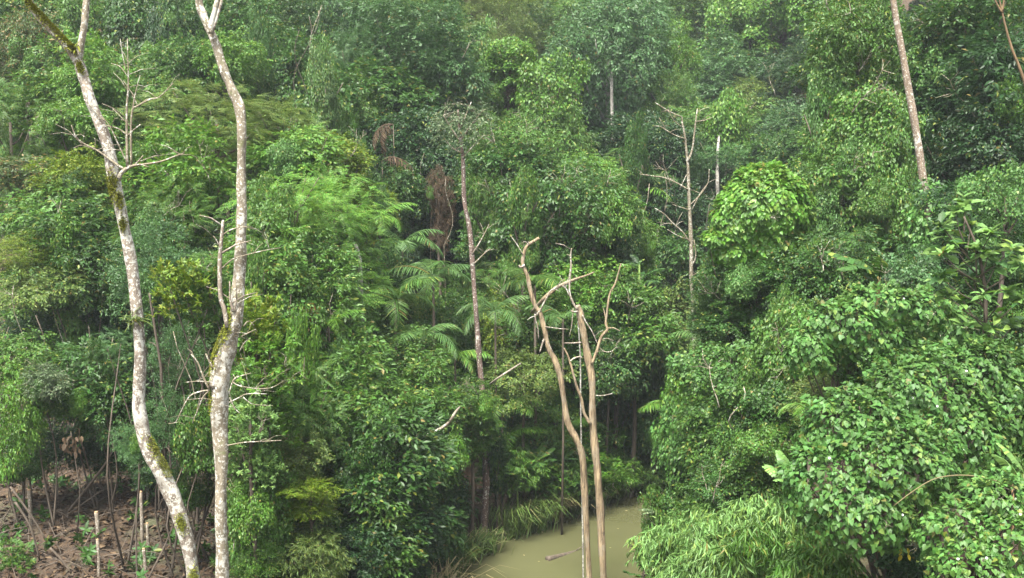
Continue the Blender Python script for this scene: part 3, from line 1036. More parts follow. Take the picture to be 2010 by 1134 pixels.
# ================================================================== DEAD TREES IN THE STREAM AND OTHER BARE TREES
D_D = 24.0
D_rows = [(1159, 1228, 8), (1157, 1170, 8), (1155, 1100, 8.5), (1150, 1020, 9), (1147, 950, 9.5), (1142, 890, 10), (1131, 862, 9.5), (1115, 830, 9), (1106, 780, 8), (1100, 740, 8), (1088, 705, 8), (1076, 680, 7.5), (1067, 640, 7),
          (1060, 615, 6.5), (1050, 598, 6.5), (1041, 570, 6), (1036, 543, 5.6), (1027, 522, 5.5), (1027, 505, 4.8), (1032, 487, 4.6), (1040, 478, 4.2), (1058, 467, 3.6)]
tD = root_at('dead_tree', 'leafless tan trunk in the water with a bent top, left one of two', 'dead tree', D_rows, D_D)
limb(tD, 'trunk', D_rows, D_D, BM['dead'], 10, 0.16, 6, base=True, seed=5, fat=0.70)
for i, rw in enumerate([
    [(1053, 619, 2.5), (1062, 605, 2.3), (1071, 588, 2.2), (1080, 572, 2.1), (1090, 565, 2), (1103, 558, 1.6)],
    [(1104, 560, 1.8), (1112, 568, 1.7), (1117, 580, 1.4)],
    [(1050, 616, 1.6), (1052, 630, 1.5), (1056, 645, 1.3), (1057, 665, 1)],
    [(1027, 500, 1.6), (1015, 480, 1.3), (1002, 462, 0.9)],
    [(1037, 482, 2), (1038, 474, 1.2)],
    [(1070, 641, 1.4), (1085, 643, 1.3), (1100, 645, 1.2), (1116, 646, 0.8)],
    [(1068, 665, 2.6), (1063, 680, 2.4), (1060, 690, 1.8)],
    [(1074, 670, 2.2), (1080, 682, 1.8), (1085, 690, 1.2)],
    [(1030, 520, 3), (1022, 524, 3), (1019, 520, 2)],
    [(1053, 619, 1.2), (1042, 623, 1), (1035, 628, 0.7)],
]):
    limb(tD, 'branch' if i in (0, 3, 6) else 'twig', rw, D_D - 0.05, BM['deadgrey'], 6, 0.12, 4, seed=70 + i, fat=0.72, side_twigs=2 if i in (0, 1, 4) else 0)

E_rows = [(1189, 1228, 10.5), (1187, 1180, 10), (1183, 1110, 10), (1180, 1040, 10), (1177, 980, 10), (1173, 930, 10.5), (1168, 880, 10), (1163, 820, 9.5), (1163, 760, 9), (1158, 720, 10), (1150, 680, 9), (1144, 645, 9), (1138, 615, 9), (1133, 600, 8)]
tE = root_at('dead_tree', 'leafless trunk in the water snapped off at the top with upright side branches', 'dead tree', E_rows, D_D - 0.6)
limb(tE, 'trunk', E_rows, D_D - 0.6, BM['dead'], 10, 0.16, 6, base=True, seed=6, fat=0.76)
for i, rw in enumerate([
    [(1133, 606, 3.4), (1127, 598, 3.2), (1119, 578, 3), (1118, 551, 2.8), (1121, 524, 2.5), (1120, 502, 2.3), (1122, 487, 1.7)],
    [(1162, 714, 4.6), (1171, 690, 4.4), (1181, 660, 4), (1192, 647, 3.7), (1189, 635, 3.2), (1191, 618, 3), (1193, 598, 2.8), (1198, 574, 2.6), (1208, 555, 2.4), (1219, 517, 1.6)],
    [(1159, 833, 5), (1146, 809, 4.4), (1141, 782, 4), (1132, 758, 3.6), (1123, 725, 3.4), (1118, 708, 3), (1114, 696, 2.5), (1107, 683, 1.8)],
    [(1119, 709, 2), (1125, 704, 2), (1136, 700, 2), (1143, 702, 1.5)],
    [(1143, 618, 2), (1152, 635, 1.8), (1162, 650, 1.5), (1172, 672, 1.3), (1183, 688, 1.2), (1198, 690, 1), (1211, 680, 0.7)],
    [(1141, 672, 2.2), (1126, 673, 2), (1108, 673, 1.4)],
    [(1135, 611, 2.4), (1127, 612, 2.6), (1121, 610, 2.4)],
    [(1120, 502, 1.6), (1113, 499, 1.2)],
    [(1192, 647, 2), (1196, 643, 1.5)],
    [(1125, 605, 1.3), (1122, 640, 1.2), (1117, 660, 0.8)],
    [(1169, 776, 1.4), (1185, 776, 1.2), (1202, 772, 0.8)],
    [(1178, 668, 1), (1190, 664, 0.9), (1204, 668, 0.6)],
]):
    limb(tE, 'branch' if i < 3 else 'twig', rw, D_D - 0.7, BM['dead'] if i in (1, 2) else BM['deadgrey'], 7, 0.12, 4, seed=90 + i, fat=0.72, side_twigs=2 if i in (0, 1, 4) else 0)

sap = root_at('thin_sapling', 'thin straight pale speckled stem rising from the water between the dead trunks', 'sapling', [(1146, 1225, 2)], D_D + 0.3)
limb(sap, 'stem', [(1146, 1225, 2), (1144, 1050, 1.9), (1142, 930, 1.8), (1140, 800, 1.7), (1139, 700, 1.5), (1134, 620, 1.2)], D_D + 0.3, BM['greyb'], 5, 0.05, 4, base=True)

# reddish trunk standing at the left bank
C_D = 28.4
C_rows = [(950, 1068, 9), (952, 1000, 9), (955, 940, 9), (953, 880, 8), (950, 800, 7.5), (943, 730, 7), (937, 650, 6.5), (932, 580, 6), (927, 510, 6), (922, 450, 6), (912, 400, 5.5), (910, 350, 5), (908, 300, 4.5), (902, 255, 3.5), (899, 215, 2)]
tC = root_at('slender_tree', 'tall slender tree with dark reddish peeling trunk and thin greyish crown at the bank', 'tree', C_rows, C_D)
limb(tC, 'trunk', C_rows, C_D, BM['red'], 9, 0.16, 6, base=True, seed=8, fat=0.8)
for i, rw in enumerate([[(905, 280, 2), (885, 250, 1.5), (870, 225, 0.8)], [(905, 275, 2), (925, 245, 1.5), (945, 220, 0.8)], [(902, 255, 2), (915, 225, 1.4), (925, 200, 0.7)], [(908, 310, 1.8), (930, 285, 1.3), (950, 265, 0.7)], [(907, 300, 1.8), (888, 290, 1.3), (872, 270, 0.7)],
                        [(926, 500, 1.6), (945, 470, 1.2), (960, 440, 0.7)], [(928, 520, 1.5), (948, 500, 1.1), (962, 488, 0.6)]]):
    limb(tC, 'branch', rw, C_D - 0.05, BM['twig'], 5, 0.05, 3, seed=120 + i, side_twigs=4)


def sparse_crown(root, px, py, rx, ry, D, kind, tint, n, size=1.0, seed=0, name='crown'):
    g = np.random.default_rng(seed)
    c = at(px, py, D)
    k = D / F_PX
    d = g.normal(0, 1, (n, 3))
    d /= np.linalg.norm(d, axis=1)[:, None]
    P = c + d * np.array([rx, 0.7 * rx, ry]) * k * (g.random(n) ** 0.4)[:, None]
    a = Acc()
    pick = g.integers(0, 4, n)
    for q in range(4):
        s = pick == q
        v, f = scatter(sprays(kind)[q], P[s], basis(d[s] * np.array([1, 1, 0.4]) + g.normal(0, 0.3, (s.sum(), 3)) + np.array([0, 0, -0.15])), size * g.uniform(0.8, 1.2, s.sum()))
        a.add(v, f)
    o = a.build(name, LM[tint], root, origin=np.array(root.location))
    o['kind'] = 'stuff'
    return o


sparse_crown(tC, 905, 250, 56, 46, C_D, 'round', 'grey', 150, 0.55, 3)
sparse_crown(tC, 935, 232, 34, 30, C_D, 'round', 'grey', 60, 0.55, 4)
sparse_crown(tC, 880, 235, 32, 28, C_D, 'round', 'grey', 50, 0.55, 5)

# lichen-white thin tree with bare spreading branches
F_D = 36.0
F_rows = [(1370, 790, 6), (1366, 730, 6), (1364, 690, 6), (1361, 640, 6), (1360, 600, 5.5), (1357, 550, 5.5), (1357, 500, 6), (1355, 440, 6), (1353, 400, 5), (1352, 375, 4.8), (1351, 333, 4.5), (1349, 312, 4), (1345, 272, 3), (1340, 245, 2.6), (1338, 229, 2)]
tF = root_at('bare_tree', 'thin pale mottled tree with bare spreading branches in the middle of the valley', 'bare tree', F_rows, F_D)
limb(tF, 'trunk', F_rows, F_D, BM['twig'], 9, 0.12, 5, base=True, seed=9, fat=0.66)
for i, rw in enumerate([
    [(1351, 316, 3), (1359, 293, 2.6), (1363, 261, 2.3), (1366, 235, 1.8), (1369, 213, 1.2)],
    [(1338, 229, 1.9), (1315, 219, 1.5), (1286, 201, 0.9)],
    [(1345, 272, 1.8), (1327, 266, 1.6), (1309, 256, 1.4), (1296, 248, 1.2), (1284, 247, 0.8)],
    [(1308, 255, 1.1), (1294, 231, 0.8)],
    [(1366, 238, 1.3), (1383, 236, 1.1), (1398, 230, 0.7)],
    [(1350, 372, 2.4), (1331, 360, 2), (1302, 348, 1.8), (1278, 345, 1.4), (1255, 341, 0.9)],
    [(1334, 372, 1.2), (1348, 342, 1)],
    [(1355, 402, 1.8), (1376, 380, 1.6), (1390, 358, 1.2), (1392, 332, 0.8)],
    [(1354, 412, 1.5), (1338, 407, 1.2), (1320, 401, 0.8)],
    [(1354, 476, 2.2), (1340, 455, 2), (1320, 437, 1.8), (1304, 420, 1.5), (1285, 408, 0.9)],
    [(1352, 470, 1.4), (1330, 462, 1.2), (1310, 450, 0.8)],
    [(1358, 412, 1.7), (1375, 379, 1.4), (1391, 358, 0.9)],
    [(1361, 540, 1.5), (1375, 531, 1)],
    [(1360, 520, 2), (1366, 500, 1.8), (1362, 470, 1.2)],
    [(1322, 438, 1.2), (1300, 440, 1), (1288, 455, 0.7)],
    [(1340, 250, 1.2), (1322, 235, 1), (1312, 215, 0.7)],
]):
    limb(tF, 'branch', rw, F_D - 0.05, BM['twig'], 5, 0.06, 3, fat=0.75, seed=140 + i, side_twigs=3 if i in (1, 2, 5, 9) else 1)

# tall leaning trunk at the right
I_D = 27.0
I_rows = [(1835, 720, 9), (1830, 600, 9), (1827, 500, 8.5), (1821, 430, 8), (1815, 375, 7.6), (1806, 310, 7.4), (1797, 250, 7.2), (1786, 190, 7), (1775, 125, 6.6), (1763, 60, 6), (1753, 0, 5.4), (1745, -60, 5)]
tI = root_at('tall_tree', 'tall leaning tan trunk at the upper right, bare above a sleeve of creeper', 'tree', I_rows, I_D)
limb(tI, 'trunk', I_rows, I_D, BM['tan'], 11, 0.08, 6, base=True, seed=11)
sparse_crown(tI, 1822, 470, 48, 120, I_D - 0.35, 'heart', 'vine', 330, 1.0, 14, 'creeper')

# orange stem in the upper right corner
J_rows = [(2040, 600, 5), (2040, 400, 5), (2030, 240, 4.6), (2012, 165, 4.2), (2000, 130, 4), (1985, 92, 3.6), (1972, 45, 3), (1966, 18, 2.5), (1958, -15, 2)]
tJ = root_at('slim_tree', 'slim orange-brown leaning stem in the upper right corner', 'tree', J_rows, 25.0)
limb(tJ, 'trunk', J_rows, 25.0, BM['orange'], 7, 0.08, 4, base=True, fat=0.65)
limb(tJ, 'branch', [(1968, 25, 2.2), (1960, 14, 1.8), (1950, -8, 1.4)], 25.0, BM['orange'], 5, 0, 3)
limb(tJ, 'branch', [(1967, 22, 2.2), (1970, 5, 1.8), (1971, -15, 1.4)], 25.0, BM['orange'], 5, 0, 3)

# single visible stems among the leaves
STEMS = [
    ('slender_tree', 'short white-mottled stem showing between leaves left of the reddish trunk', [(716, 700, 5), (713, 630, 4.6), (708, 570, 4.4), (706, 510, 4.2), (698, 480, 3.4)], 28.0, 'greyb'),
    ('slender_tree', 'pale grey trunk half hidden by the vine-covered dome', [(1414, 640, 4.6), (1411, 560, 4.3), (1410, 480, 4.0), (1409, 400, 3.7), (1408, 340, 3.3), (1410, 280, 2.4, 1.5), (1416, 240, 1.4, 3)], 48.4, 'greyb'),
    ('slender_tree', 'grey upright trunk in the dark shade near the left edge', [(64, 520, 6), (63, 420, 5.5), (62, 340, 5.2), (58, 270, 5), (54, 200, 4)], 36.0, 'deadgrey'),
    ('slender_tree', 'short pale trunk below the grey-green treetop, left of the greyish thin crown', [(878, 400, 4), (876, 330, 3.8), (870, 280, 3.6), (866, 240, 3.2)], 44.0, 'greyb'),
    ('slender_tree', 'thin pale stem leaning beside the low horizontal spray near the bank', [(645, 1080, 3.5), (652, 1030, 3.4), (653, 990, 3.2), (652, 950, 2.5)], 23.0, 'greyb'),
    ('slender_tree', 'distant bare brown trunk cut by the top edge on the hazy slope', [(1384, 90, 4), (1384, 46, 3.6), (1384, -20, 3.2)], 88.0, 'red'),
    ('slender_tree', 'vine-wrapped mottled stem on the right bank of the stream', [(1346, 985, 5), (1349, 900, 5), (1351, 850, 4.6), (1354, 780, 4)], 25.0, 'greyb'),
    ('slender_tree', 'pale mottled trunk under the tall grey-green crown in the valley centre', [(1207, 340, 4.2), (1206, 300, 4.0), (1203, 260, 3.8), (1201, 210, 3.5), (1200, 140, 2.8)], 53.6, 'greyb'),
    ('slender_tree', 'dark thin stem behind the vine dome on its right', [(1608, 520, 4), (1609, 440, 3.8), (1608, 380, 3.4), (1606, 300, 3)], 38.0, 'brown'),
    ('sapling', 'thin dark sapling with bare twigs behind the forked pale trunk low down', [(316, 720, 2.8), (308, 670, 2.6), (300, 620, 2.4), (293, 575, 1.8)], 22.0, 'brown'),
    ('sapling', 'pale slim pole standing in shade between the two pale trunks', [(291, 1010, 3.4), (290, 940, 3.2), (291, 880, 3)], 24.5, 'greyb'),
    ('sapling', 'upright brown stem in the shade right of the forked trunk', [(386, 1080, 3.6), (388, 1000, 3.4), (390, 940, 3)], 23.5, 'brown'),
]
for i, (nm, lb, rw, D, bk) in enumerate(STEMS):
    r = root_at(nm, lb, 'tree' if nm == 'slender_tree' else 'sapling', rw, D)
    limb(r, 'trunk', rw, D, BM[bk], 7, 0.1, 4, base=True, seed=200 + i, side_twigs=2 if nm == 'sapling' else 0)

# cut stakes on the bare slope
for lb, rw, D in [
    ('pale cut stake standing on bare soil nearest the left edge', [(60, 1020, 4.2), (59, 990, 4), (57, 962, 3.8)], 23.6),
    ('short thick cut stump post in the leaf litter', [(192, 1040, 4.4), (191, 1022, 4.2), (189, 1006, 4)], 22.3),
    ('slanted low cut stake with pale top among dry leaves', [(194, 1128, 3.4), (194, 1095, 3.2), (191, 1060, 3)], 20.5),
    ('tall thin cut post left of the forked pale trunk', [(279, 1046, 3.8), (278, 1005, 3.7), (276, 966, 3.5)], 22.6),
    ('short cut post with orange end beside the forked trunk', [(285, 1110, 3.4), (284, 1095, 3.4), (282, 1078, 3.4)], 20.6),
    ('mid-height cut post just behind the short orange-ended one', [(292, 1080, 3.4), (290, 1050, 3.2), (289, 1028, 3)], 21.5),
]:
    r = root_at('cut_stake', lb, 'stake', rw, D, 'cut stakes on the bare slope')
    limb(r, 'post', rw, D, BM['deadgrey'], 8, 0.08, 3, base=True)
    P, R = px_path(rw, D, 2)
    a = Acc()
    tube(a, np.array([P[-1], P[-1] + (0, 0, R[-1] * 0.35 + 0.012)]), np.array([R[-1] * 0.92, R[-1] * 0.9]), 8)
    a.build('cut_end', BM['cut'], r, origin=np.array(r.location))
# leaning sticks
for lb, rw, D in [
    ('long curved dead stick leaning on the shaded bushes at the left', [(133, 1005, 2.6), (165, 965, 2.6), (200, 920, 2.5), (218, 890, 2.3), (228, 862, 2)], 24.0),
    ('dead stick lying slanted over litter near the left edge', [(20, 955, 2), (60, 1010, 2.2), (90, 1060, 2.2)], 22.0),
    ('forked dry stick lying at the bottom left corner', [(30, 985, 2.5), (60, 1035, 2.4), (78, 1100, 2)], 20.3),
    ('dry stick sloping down beside the low cut stakes', [(98, 1075, 2.6), (120, 1098, 2.4), (140, 1125, 2)], 19.6),
]:
    r = root_at('dead_stick', lb, 'stick', rw, D)
    P, R = px_path(rw, D, 4)
    P[:, 2] = np.maximum(P[:, 2], ground(P[:, 0], P[:, 1]) + 0.03)
    a = Acc()
    tube(a, P, R, 6, 0.1)
    a.build('stick', BM['brown'], r, True, origin=np.array(r.location))
# fallen and bent branches in the leaves
for lb, rw, D, bk in [
    ('broken tan branch slanting behind the dead trunks', [(1045, 612, 4, 1.5), (1066, 588, 3.9), (1085, 570, 3.8), (1097, 562, 3.7), (1121, 551, 3.2), (1150, 541, 2.2, 1), (1166, 534, 1.2, 2)], 26.0, 'dead'),
    ('curved bare pale branch poking out of the bank bushes', [(800, 905, 4, 1.2), (815, 880, 4, 0.5), (832, 858, 3.6), (858, 845, 3.3), (880, 830, 3), (893, 810, 2.6), (903, 798, 1.6, 0.6)], 24.2, 'deadgrey'),
    ('thin fallen branch slanting up from bushes right of the reddish trunk', [(962, 754, 2.3, 0.9), (976, 743, 2.2), (1000, 727, 1.8), (1022, 713, 1.4, 0.8)], 27.4, 'deadgrey'),
]:
    r = root_at('fallen_branch', lb, 'branch', rw, D)
    r.location.z = float(at(rw[0][0], rw[0][1], D)[2])
    P, R = px_path(rw, D, 4)
    a = Acc()
    tube(a, P, R, 7, 0.12)
    a.build('wood', BM[bk], r, True, origin=np.array(r.location))

# log and pole in the water
lg = thing('floating_log', 'half-sunken brown log floating in the muddy stream', 'log', (*at(1075, 1099, 26.9)[:2], 0))
a = Acc()
p0, p1 = at(1074, 1100, 27.0), at(1142, 1068, 27.9)
p0[2], p1[2] = 0.03, -0.07
ts = np.linspace(0, 1, 9)[:, None]
tube(a, p0 + (p1 - p0) * ts, np.linspace(0.09, 0.055, 9), 10, 0.1, 2)
a.build('log', BM['brown'], lg, True, origin=np.array(lg.location))
a = Acc()
q = p0 + (p1 - p0) * 0.75
tube(a, np.array([q, q + (0.2, 0.1, 0.12), q + (0.42, 0.1, 0.16), q + (0.5, 0.05, 0.0)]), np.array([0.018, 0.015, 0.012, 0.008]), 5)
a.build('twig', BM['brown'], lg, True, origin=np.array(lg.location))
g = np.random.default_rng(8)
fp = np.array([at(x, y, CAM_Z * F_PX / (y - 330)) for x, y in [(1030, 1117), (1055, 1129), (985, 1100), (1010, 1082), (1062, 1066), (1215, 1060), (1232, 1022), (1100, 1122), (960, 1112), (1200, 1100), (1120, 1045), (1240, 1085), (1045, 1052), (1075, 1128)]])
fp[:, 2] = 0.012
a = Acc()
v, f = scatter(leaf2(0.10, 0.05, 0.1, 0.0), fp, basis(dirs(g.uniform(0, 6.28, len(fp)), np.zeros(len(fp)))), g.uniform(0.5, 1.1, len(fp)))
a.add(v, f)
o = a.build('floating_leaves', LM['straw'])
tag(o, 'few small yellow fallen leaves floating on the muddy stream', 'floating leaves', kind='stuff')
pl = thing('thin_pole', 'thin upright brown pole standing at the edge of the water', 'pole', (*at(1089, 1034, 30.4)[:2], 0))
a = Acc()
b0 = np.array(pl.location)
tube(a, np.array([b0 + (0, 0, -0.7), b0 + (0.01, 0, 0.6), b0 + (-0.02, 0, 1.5)]), np.array([0.03, 0.028, 0.024]), 7, 0.1)
a.build('pole', BM['brown'], pl, True, origin=b0)


# ================================================================== TREES AND SHRUBS
exec_rows = []


def P_(name, cat, px, py, rx, ry, D, kind, tint, label, **kw):
    return plant(name, label, cat, px, py, rx, ry, D, kind, tint, **kw)


T, S = 'tree', 'shrub'
# ---- upper left slope
P_('leafy_tree', T, 62, 120, 62, 85, 41, 'round', 'red', 'tree with reddish young leaves at the upper left, beside the mossy fork')
P_('leafy_tree', T, 18, 45, 75, 75, 47, 'broad', 'mid', 'dark leafy tree filling the top left corner')
P_('leafy_tree', T, 112, 20, 75, 60, 50, 'round', 'dark', 'dark tree behind the mossy left fork at the top edge')
P_('leafy_tree', T, 208, 55, 85, 80, 49, 'fine', 'mid', 'fine-leaved tree just right of the pale fork at the top')
P_('broadleaf_tree', T, 130, 165, 62, 55, 37, 'broad', 'mid', 'glossy broad-leaved treetop under the fork of the pale trunk')
P_('broadleaf_tree', T, 185, 160, 55, 60, 36, 'broad', 'bright', 'bright broad-leaved treetop right of the forked trunk')
P_('creeper_tree', T, 290, 75, 75, 95, 46, 'heart', 'dark', 'dark tree hung with creeper between the two pale trunks at the top')
P_('leafy_tree', T, 350, 30, 80, 70, 52, 'fine', 'dark', 'shadowy treetop at the top edge left of the second pale trunk')
P_('creeper_tree', T, 285, 195, 75, 85, 39, 'round', 'mid', 'leafy green mass behind the bare vertical twigs')
P_('leafy_tree', T, 365, 150, 55, 75, 40, 'broad', 'dark', 'dark broad-leaved tree left of the second pale trunk')
P_('leafy_tree', T, 465, 65, 85, 95, 48, 'round', 'dark', 'dark rounded tree right of the second pale trunk at the top')
P_('leafy_tree', T, 440, 130, 55, 55, 40, 'round', 'bright', 'light green treetop touching the second pale trunk near its top')
P_('leafy_tree', T, 560, 50, 85, 90, 52, 'fine', 'dark', 'dark tree with hanging lianas near the top, third from the left pale trunks')
P_('leafy_tree', T, 600, 160, 75, 90, 46, 'broad', 'dark', 'deep green tree above the yellow-green shrubs')
P_('leafy_tree', T, 520, 150, 65, 70, 47, 'round', 'deep', 'shaded dark treetop above the olive feathery tree')
P_('leafy_tree', T, 655, 60, 70, 95, 54, 'round', 'blue', 'bluish green tree left of the big grey-green crown')
P_('creeper_tree', T, 625, 245, 60, 70, 41, 'heart', 'dark', 'dark creeper-clad tree right of the olive feathery tree')
P_('feathery_tree', T, 425, 235, 118, 62, 33, 'pinnate', 'olive', 'wide flat-topped tree with olive feathery leaves behind the second pale trunk')
P_('feathery_tree', T, 545, 240, 62, 45, 33.5, 'pinnate', 'olive', 'small olive-yellow feathery treetop right of the wide flat-topped one')
P_('leafy_tree', T, 585, 310, 80, 52, 32, 'broad', 'bright', 'bright broad-leaved crown above the drooping feathery tree')
P_('leafy_tree', T, 95, 205, 80, 50, 38, 'fine', 'dark', 'dark fine-leaved crown beneath the reddish young-leaved tree')
P_('leafy_tree', T, 20, 240, 55, 70, 35, 'pinnate', 'mid', 'feathery green branchwork at the left edge beside the grey trunk')
P_('leafy_tree', T, 145, 245, 55, 45, 34, 'round', 'bright', 'light green spray of leaves behind the bent pale trunk')
P_('shrub', S, 60, 352, 70, 40, 32, 'round', 'red', 'low bush with orange and yellow leaves at the left edge')
P_('shrub', S, 150, 345, 60, 45, 31, 'round', 'yellow', 'yellow-green bush touching the left side of the bent trunk')
P_('leafy_tree', T, 120, 420, 75, 55, 30, 'broad', 'mid', 'mid-green layered tree left of the mossy elbow')
P_('leafy_tree', T, 300, 335, 60, 60, 31, 'round', 'mid', 'round green crown between the two pale trunks at mid height')
P_('feathery_tree', T, 370, 350, 75, 70, 30, 'broad', 'bright', 'bright leafy crown left of the second pale trunk at mid height')
P_('feathery_tree', T, 345, 430, 65, 60, 28, 'pinnate', 'mid', 'feathery green crown beside the upright broken side stem')
P_('feathery_tree', T, 560, 405, 95, 62, 26.5, 'pinnate', 'bright', 'drooping bright feathery tree right of the second pale trunk')
P_('feathery_tree', T, 655, 395, 75, 62, 30, 'pinnate', 'bright', 'feathery light green crown left of the palms')
P_('shrub', S, 655, 320, 70, 50, 34, 'round', 'yellow', 'sunny yellow-green shrub mass above the palms')
P_('shrub', S, 720, 400, 40, 50, 35, 'pinnate', 'yellow', 'yellowish feathery shrub at the head of the palm thicket')
# ---- left middle
P_('feathery_tree', T, 300, 540, 75, 75, 24, 'fine', 'blue', 'blue-green feathery tree between the two pale trunks')
P_('whorl_shrub', S, 350, 575, 42, 50, 20.5, 'whorl', 'yellow', 'large-leaved yellow-green shrub beside the feathery blue-green tree')
P_('whorl_shrub', S, 405, 590, 42, 55, 21, 'whorl', 'mid', 'broad rosette-leaved shrub touching the second pale trunk')
P_('feathery_tree', T, 410, 530, 48, 32, 21.5, 'pinnate', 'mid', 'small feathery spray left of the upright broken side stem')
P_('leafy_tree', T, 45, 500, 62, 30, 28, 'fine', 'yellow', 'flat yellowish flowering crown near the left edge')
P_('leafy_tree', T, 60, 555, 85, 38, 27.5, 'layer', 'olive', 'flat layered olive-green crown under the yellowish one')
P_('leafy_tree', T, 160, 540, 75, 62, 28, 'layer', 'dark', 'dark layered tree left of the lichen-white trunk')
P_('leafy_tree', T, 165, 465, 75, 45, 29, 'broad', 'dark', 'dark broad-leaved crown left of the pale trunk below the elbow')
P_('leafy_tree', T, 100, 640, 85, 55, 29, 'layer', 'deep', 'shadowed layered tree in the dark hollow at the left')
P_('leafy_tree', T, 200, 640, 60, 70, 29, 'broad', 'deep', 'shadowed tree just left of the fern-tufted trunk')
P_('shrub', S, 40, 710, 55, 52, 24, 'round', 'mid', 'round-leaved green shrub at the left edge above the hollow')
P_('shrub', S, 30, 815, 45, 85, 23, 'round', 'bright', 'bright hanging shrub at the lower left edge')
P_('shrub', S, 170, 755, 75, 62, 24.5, 'broad', 'dark', 'dark glossy shrub left of the pale trunk, lower part')
P_('shrub', S, 85, 750, 34, 34, 23, 'broad', 'grey', 'small shrub with pale whitish leaves in the left hollow')
P_('feathery_shrub', S, 225, 685, 38, 30, 21, 'pinnate', 'blue', 'thin feathery spray crossing left of the pale trunk')
P_('shrub', S, 210, 800, 45, 50, 24, 'broad', 'dark', 'dark leafy bush above the bare soil')
P_('feathery_shrub', S, 262, 868, 34, 42, 19.8, 'fine', 'blue', 'pale bluish small-leaved bush hanging left of the pale trunk')
P_('feathery_shrub', S, 330, 830, 45, 50, 20.2, 'fine', 'blue', 'bluish small-leaved bush between the pale trunks')
P_('shrub', S, 355, 700, 48, 50, 23, 'fine', 'blue', 'thin grey-green bush in the shade between the trunks')
P_('shrub', S, 385, 870, 38, 75, 20, 'heart', 'mid', 'climbing heart-leaved vine column left of the swollen trunk')
P_('shrub', S, 375, 960, 32, 50, 20.5, 'heart', 'dark', 'darker vine curtain low beside the swollen trunk')
# ---- left centre: wall of leaves right of the second trunk
P_('broadleaf_tree', T, 520, 520, 62, 70, 24, 'broad', 'mid', 'broad-leaved green crown right of the second pale trunk, mid height')
P_('broadleaf_tree', T, 600, 520, 70, 62, 26, 'layer', 'mid', 'layered mid-green crown below the drooping feathery tree')
P_('broadleaf_tree', T, 560, 610, 65, 60, 23.5, 'heart', 'mid', 'round-leaved vine-draped crown left of the orange frond')
P_('whorl_shrub', S, 500, 640, 42, 60, 20, 'whorl', 'yellow', 'yellow-green rosette shrub right of the swollen trunk')
P_('whorl_shrub', S, 520, 720, 55, 55, 19.5, 'whorl', 'bright', 'large-leaved bright shrub behind the thin bare twigs')
P_('whorl_shrub', S, 492, 830, 38, 42, 18.5, 'whorl', 'fresh', 'fresh green rosette shrub at the right of the swollen trunk')
P_('shrub', S, 495, 920, 48, 70, 19, 'heart', 'mid', 'hanging heart-leaved vine right of the second pale trunk')
P_('shrub', S, 490, 1010, 40, 62, 18.6, 'heart', 'bright', 'bright heart-leaved vine column low beside the second trunk')
P_('shrub', S, 590, 800, 62, 85, 21.5, 'pinnate', 'mid', 'feathery compound-leaved shrub between vine and dark tree')
P_('shrub', S, 560, 900, 62, 52, 20.5, 'round', 'olive', 'olive brownish twiggy shrub above the horizontal spray')
P_('shrub', S, 610, 960, 58, 20, 19.6, 'layer', 'yellow', 'flat horizontal yellow-green spray low in the centre left')
P_('shrub', S, 590, 1015, 65, 50, 21, 'broad', 'dark', 'dark shrub under the flat yellow-green spray')
P_('broadleaf_tree', T, 650, 700, 75, 80, 25, 'broad', 'mid', 'broad-leaved tree below the orange frond')
P_('broadleaf_tree', T, 700, 800, 85, 75, 23, 'broad', 'mid', 'big glossy broad-leaved crown in the centre left')
P_('broadleaf_tree', T, 750, 905, 100, 75, 22.5, 'broad', 'dark', 'dark glossy layered tree leaning over the stream bank')
P_('broadleaf_tree', T, 700, 1000, 85, 62, 22, 'broad', 'mid', 'low glossy branch layers at the bottom centre left')
P_('shrub', S, 790, 1030, 70, 62, 23, 'broad', 'deep', 'shaded glossy shrub in front of the reddish trunk base')
P_('shrub', S, 665, 1090, 65, 52, 20.5, 'broad', 'deep', 'deep shaded shrub at the bottom edge')
P_('leafy_tree', T, 700, 620, 62, 62, 30, 'round', 'mid', 'small-leaved crown around the white-mottled short stem')
P_('leafy_tree', T, 745, 560, 48, 75, 32, 'round', 'dark', 'dark crown right of the white-mottled short stem')
P_('leafy_tree', T, 790, 720, 75, 62, 28, 'round', 'mid', 'round mid-green crown below the palm thicket')
P_('leafy_tree', T, 838, 795, 58, 60, 26, 'broad', 'mid', 'broad-leaved crown beside the reddish trunk, left side')
P_('leafy_tree', T, 850, 890, 52, 66, 26, 'round', 'dark', 'small-leaved dark tree left of the reddish trunk base')
P_('leafy_tree', T, 872, 985, 42, 50, 26.8, 'round', 'deep', 'shaded shrub mass at the reddish trunk base')
P_('leafy_tree', T, 800, 620, 55, 50, 33, 'pinnate', 'yellow', 'yellow feathery bush in the palm thicket')
P_('leafy_tree', T, 880, 640, 52, 55, 33, 'round', 'dark', 'dark round bush left of the reddish trunk, middle')
# ---- centre top
P_('rounded_tree', T, 790, 100, 118, 85, 46, 'round', 'blue', 'big rounded grey-green tree at the top centre left')
P_('rounded_tree', T, 760, 195, 105, 70, 44, 'broad', 'dark', 'lower dark half-crown under the big grey-green tree')
P_('rounded_tree', T, 870, 165, 62, 75, 45, 'broad', 'blue', 'grey-green leaning crown at the right of the big rounded tree')
P_('leafy_tree', T, 690, 150, 52, 85, 44, 'pinnate', 'blue', 'bluish feathery tree left of the big rounded tree')
P_('leafy_tree', T, 850, 38, 60, 55, 56, 'fine', 'olive', 'olive brown treetop at the top edge above the big rounded tree')
P_('leafy_tree', T, 740, 25, 55, 45, 56, 'heart', 'mid', 'vine-draped green treetop at the top edge left of the olive one')
P_('leafy_tree', T, 925, 130, 52, 85, 50, 'fine', 'olive', 'tall olive tree left of the vine-draped hollow tower')
P_('leafy_tree', T, 690, 240, 50, 75, 42, 'round', 'mid', 'green tree left of the dead brown fronds')
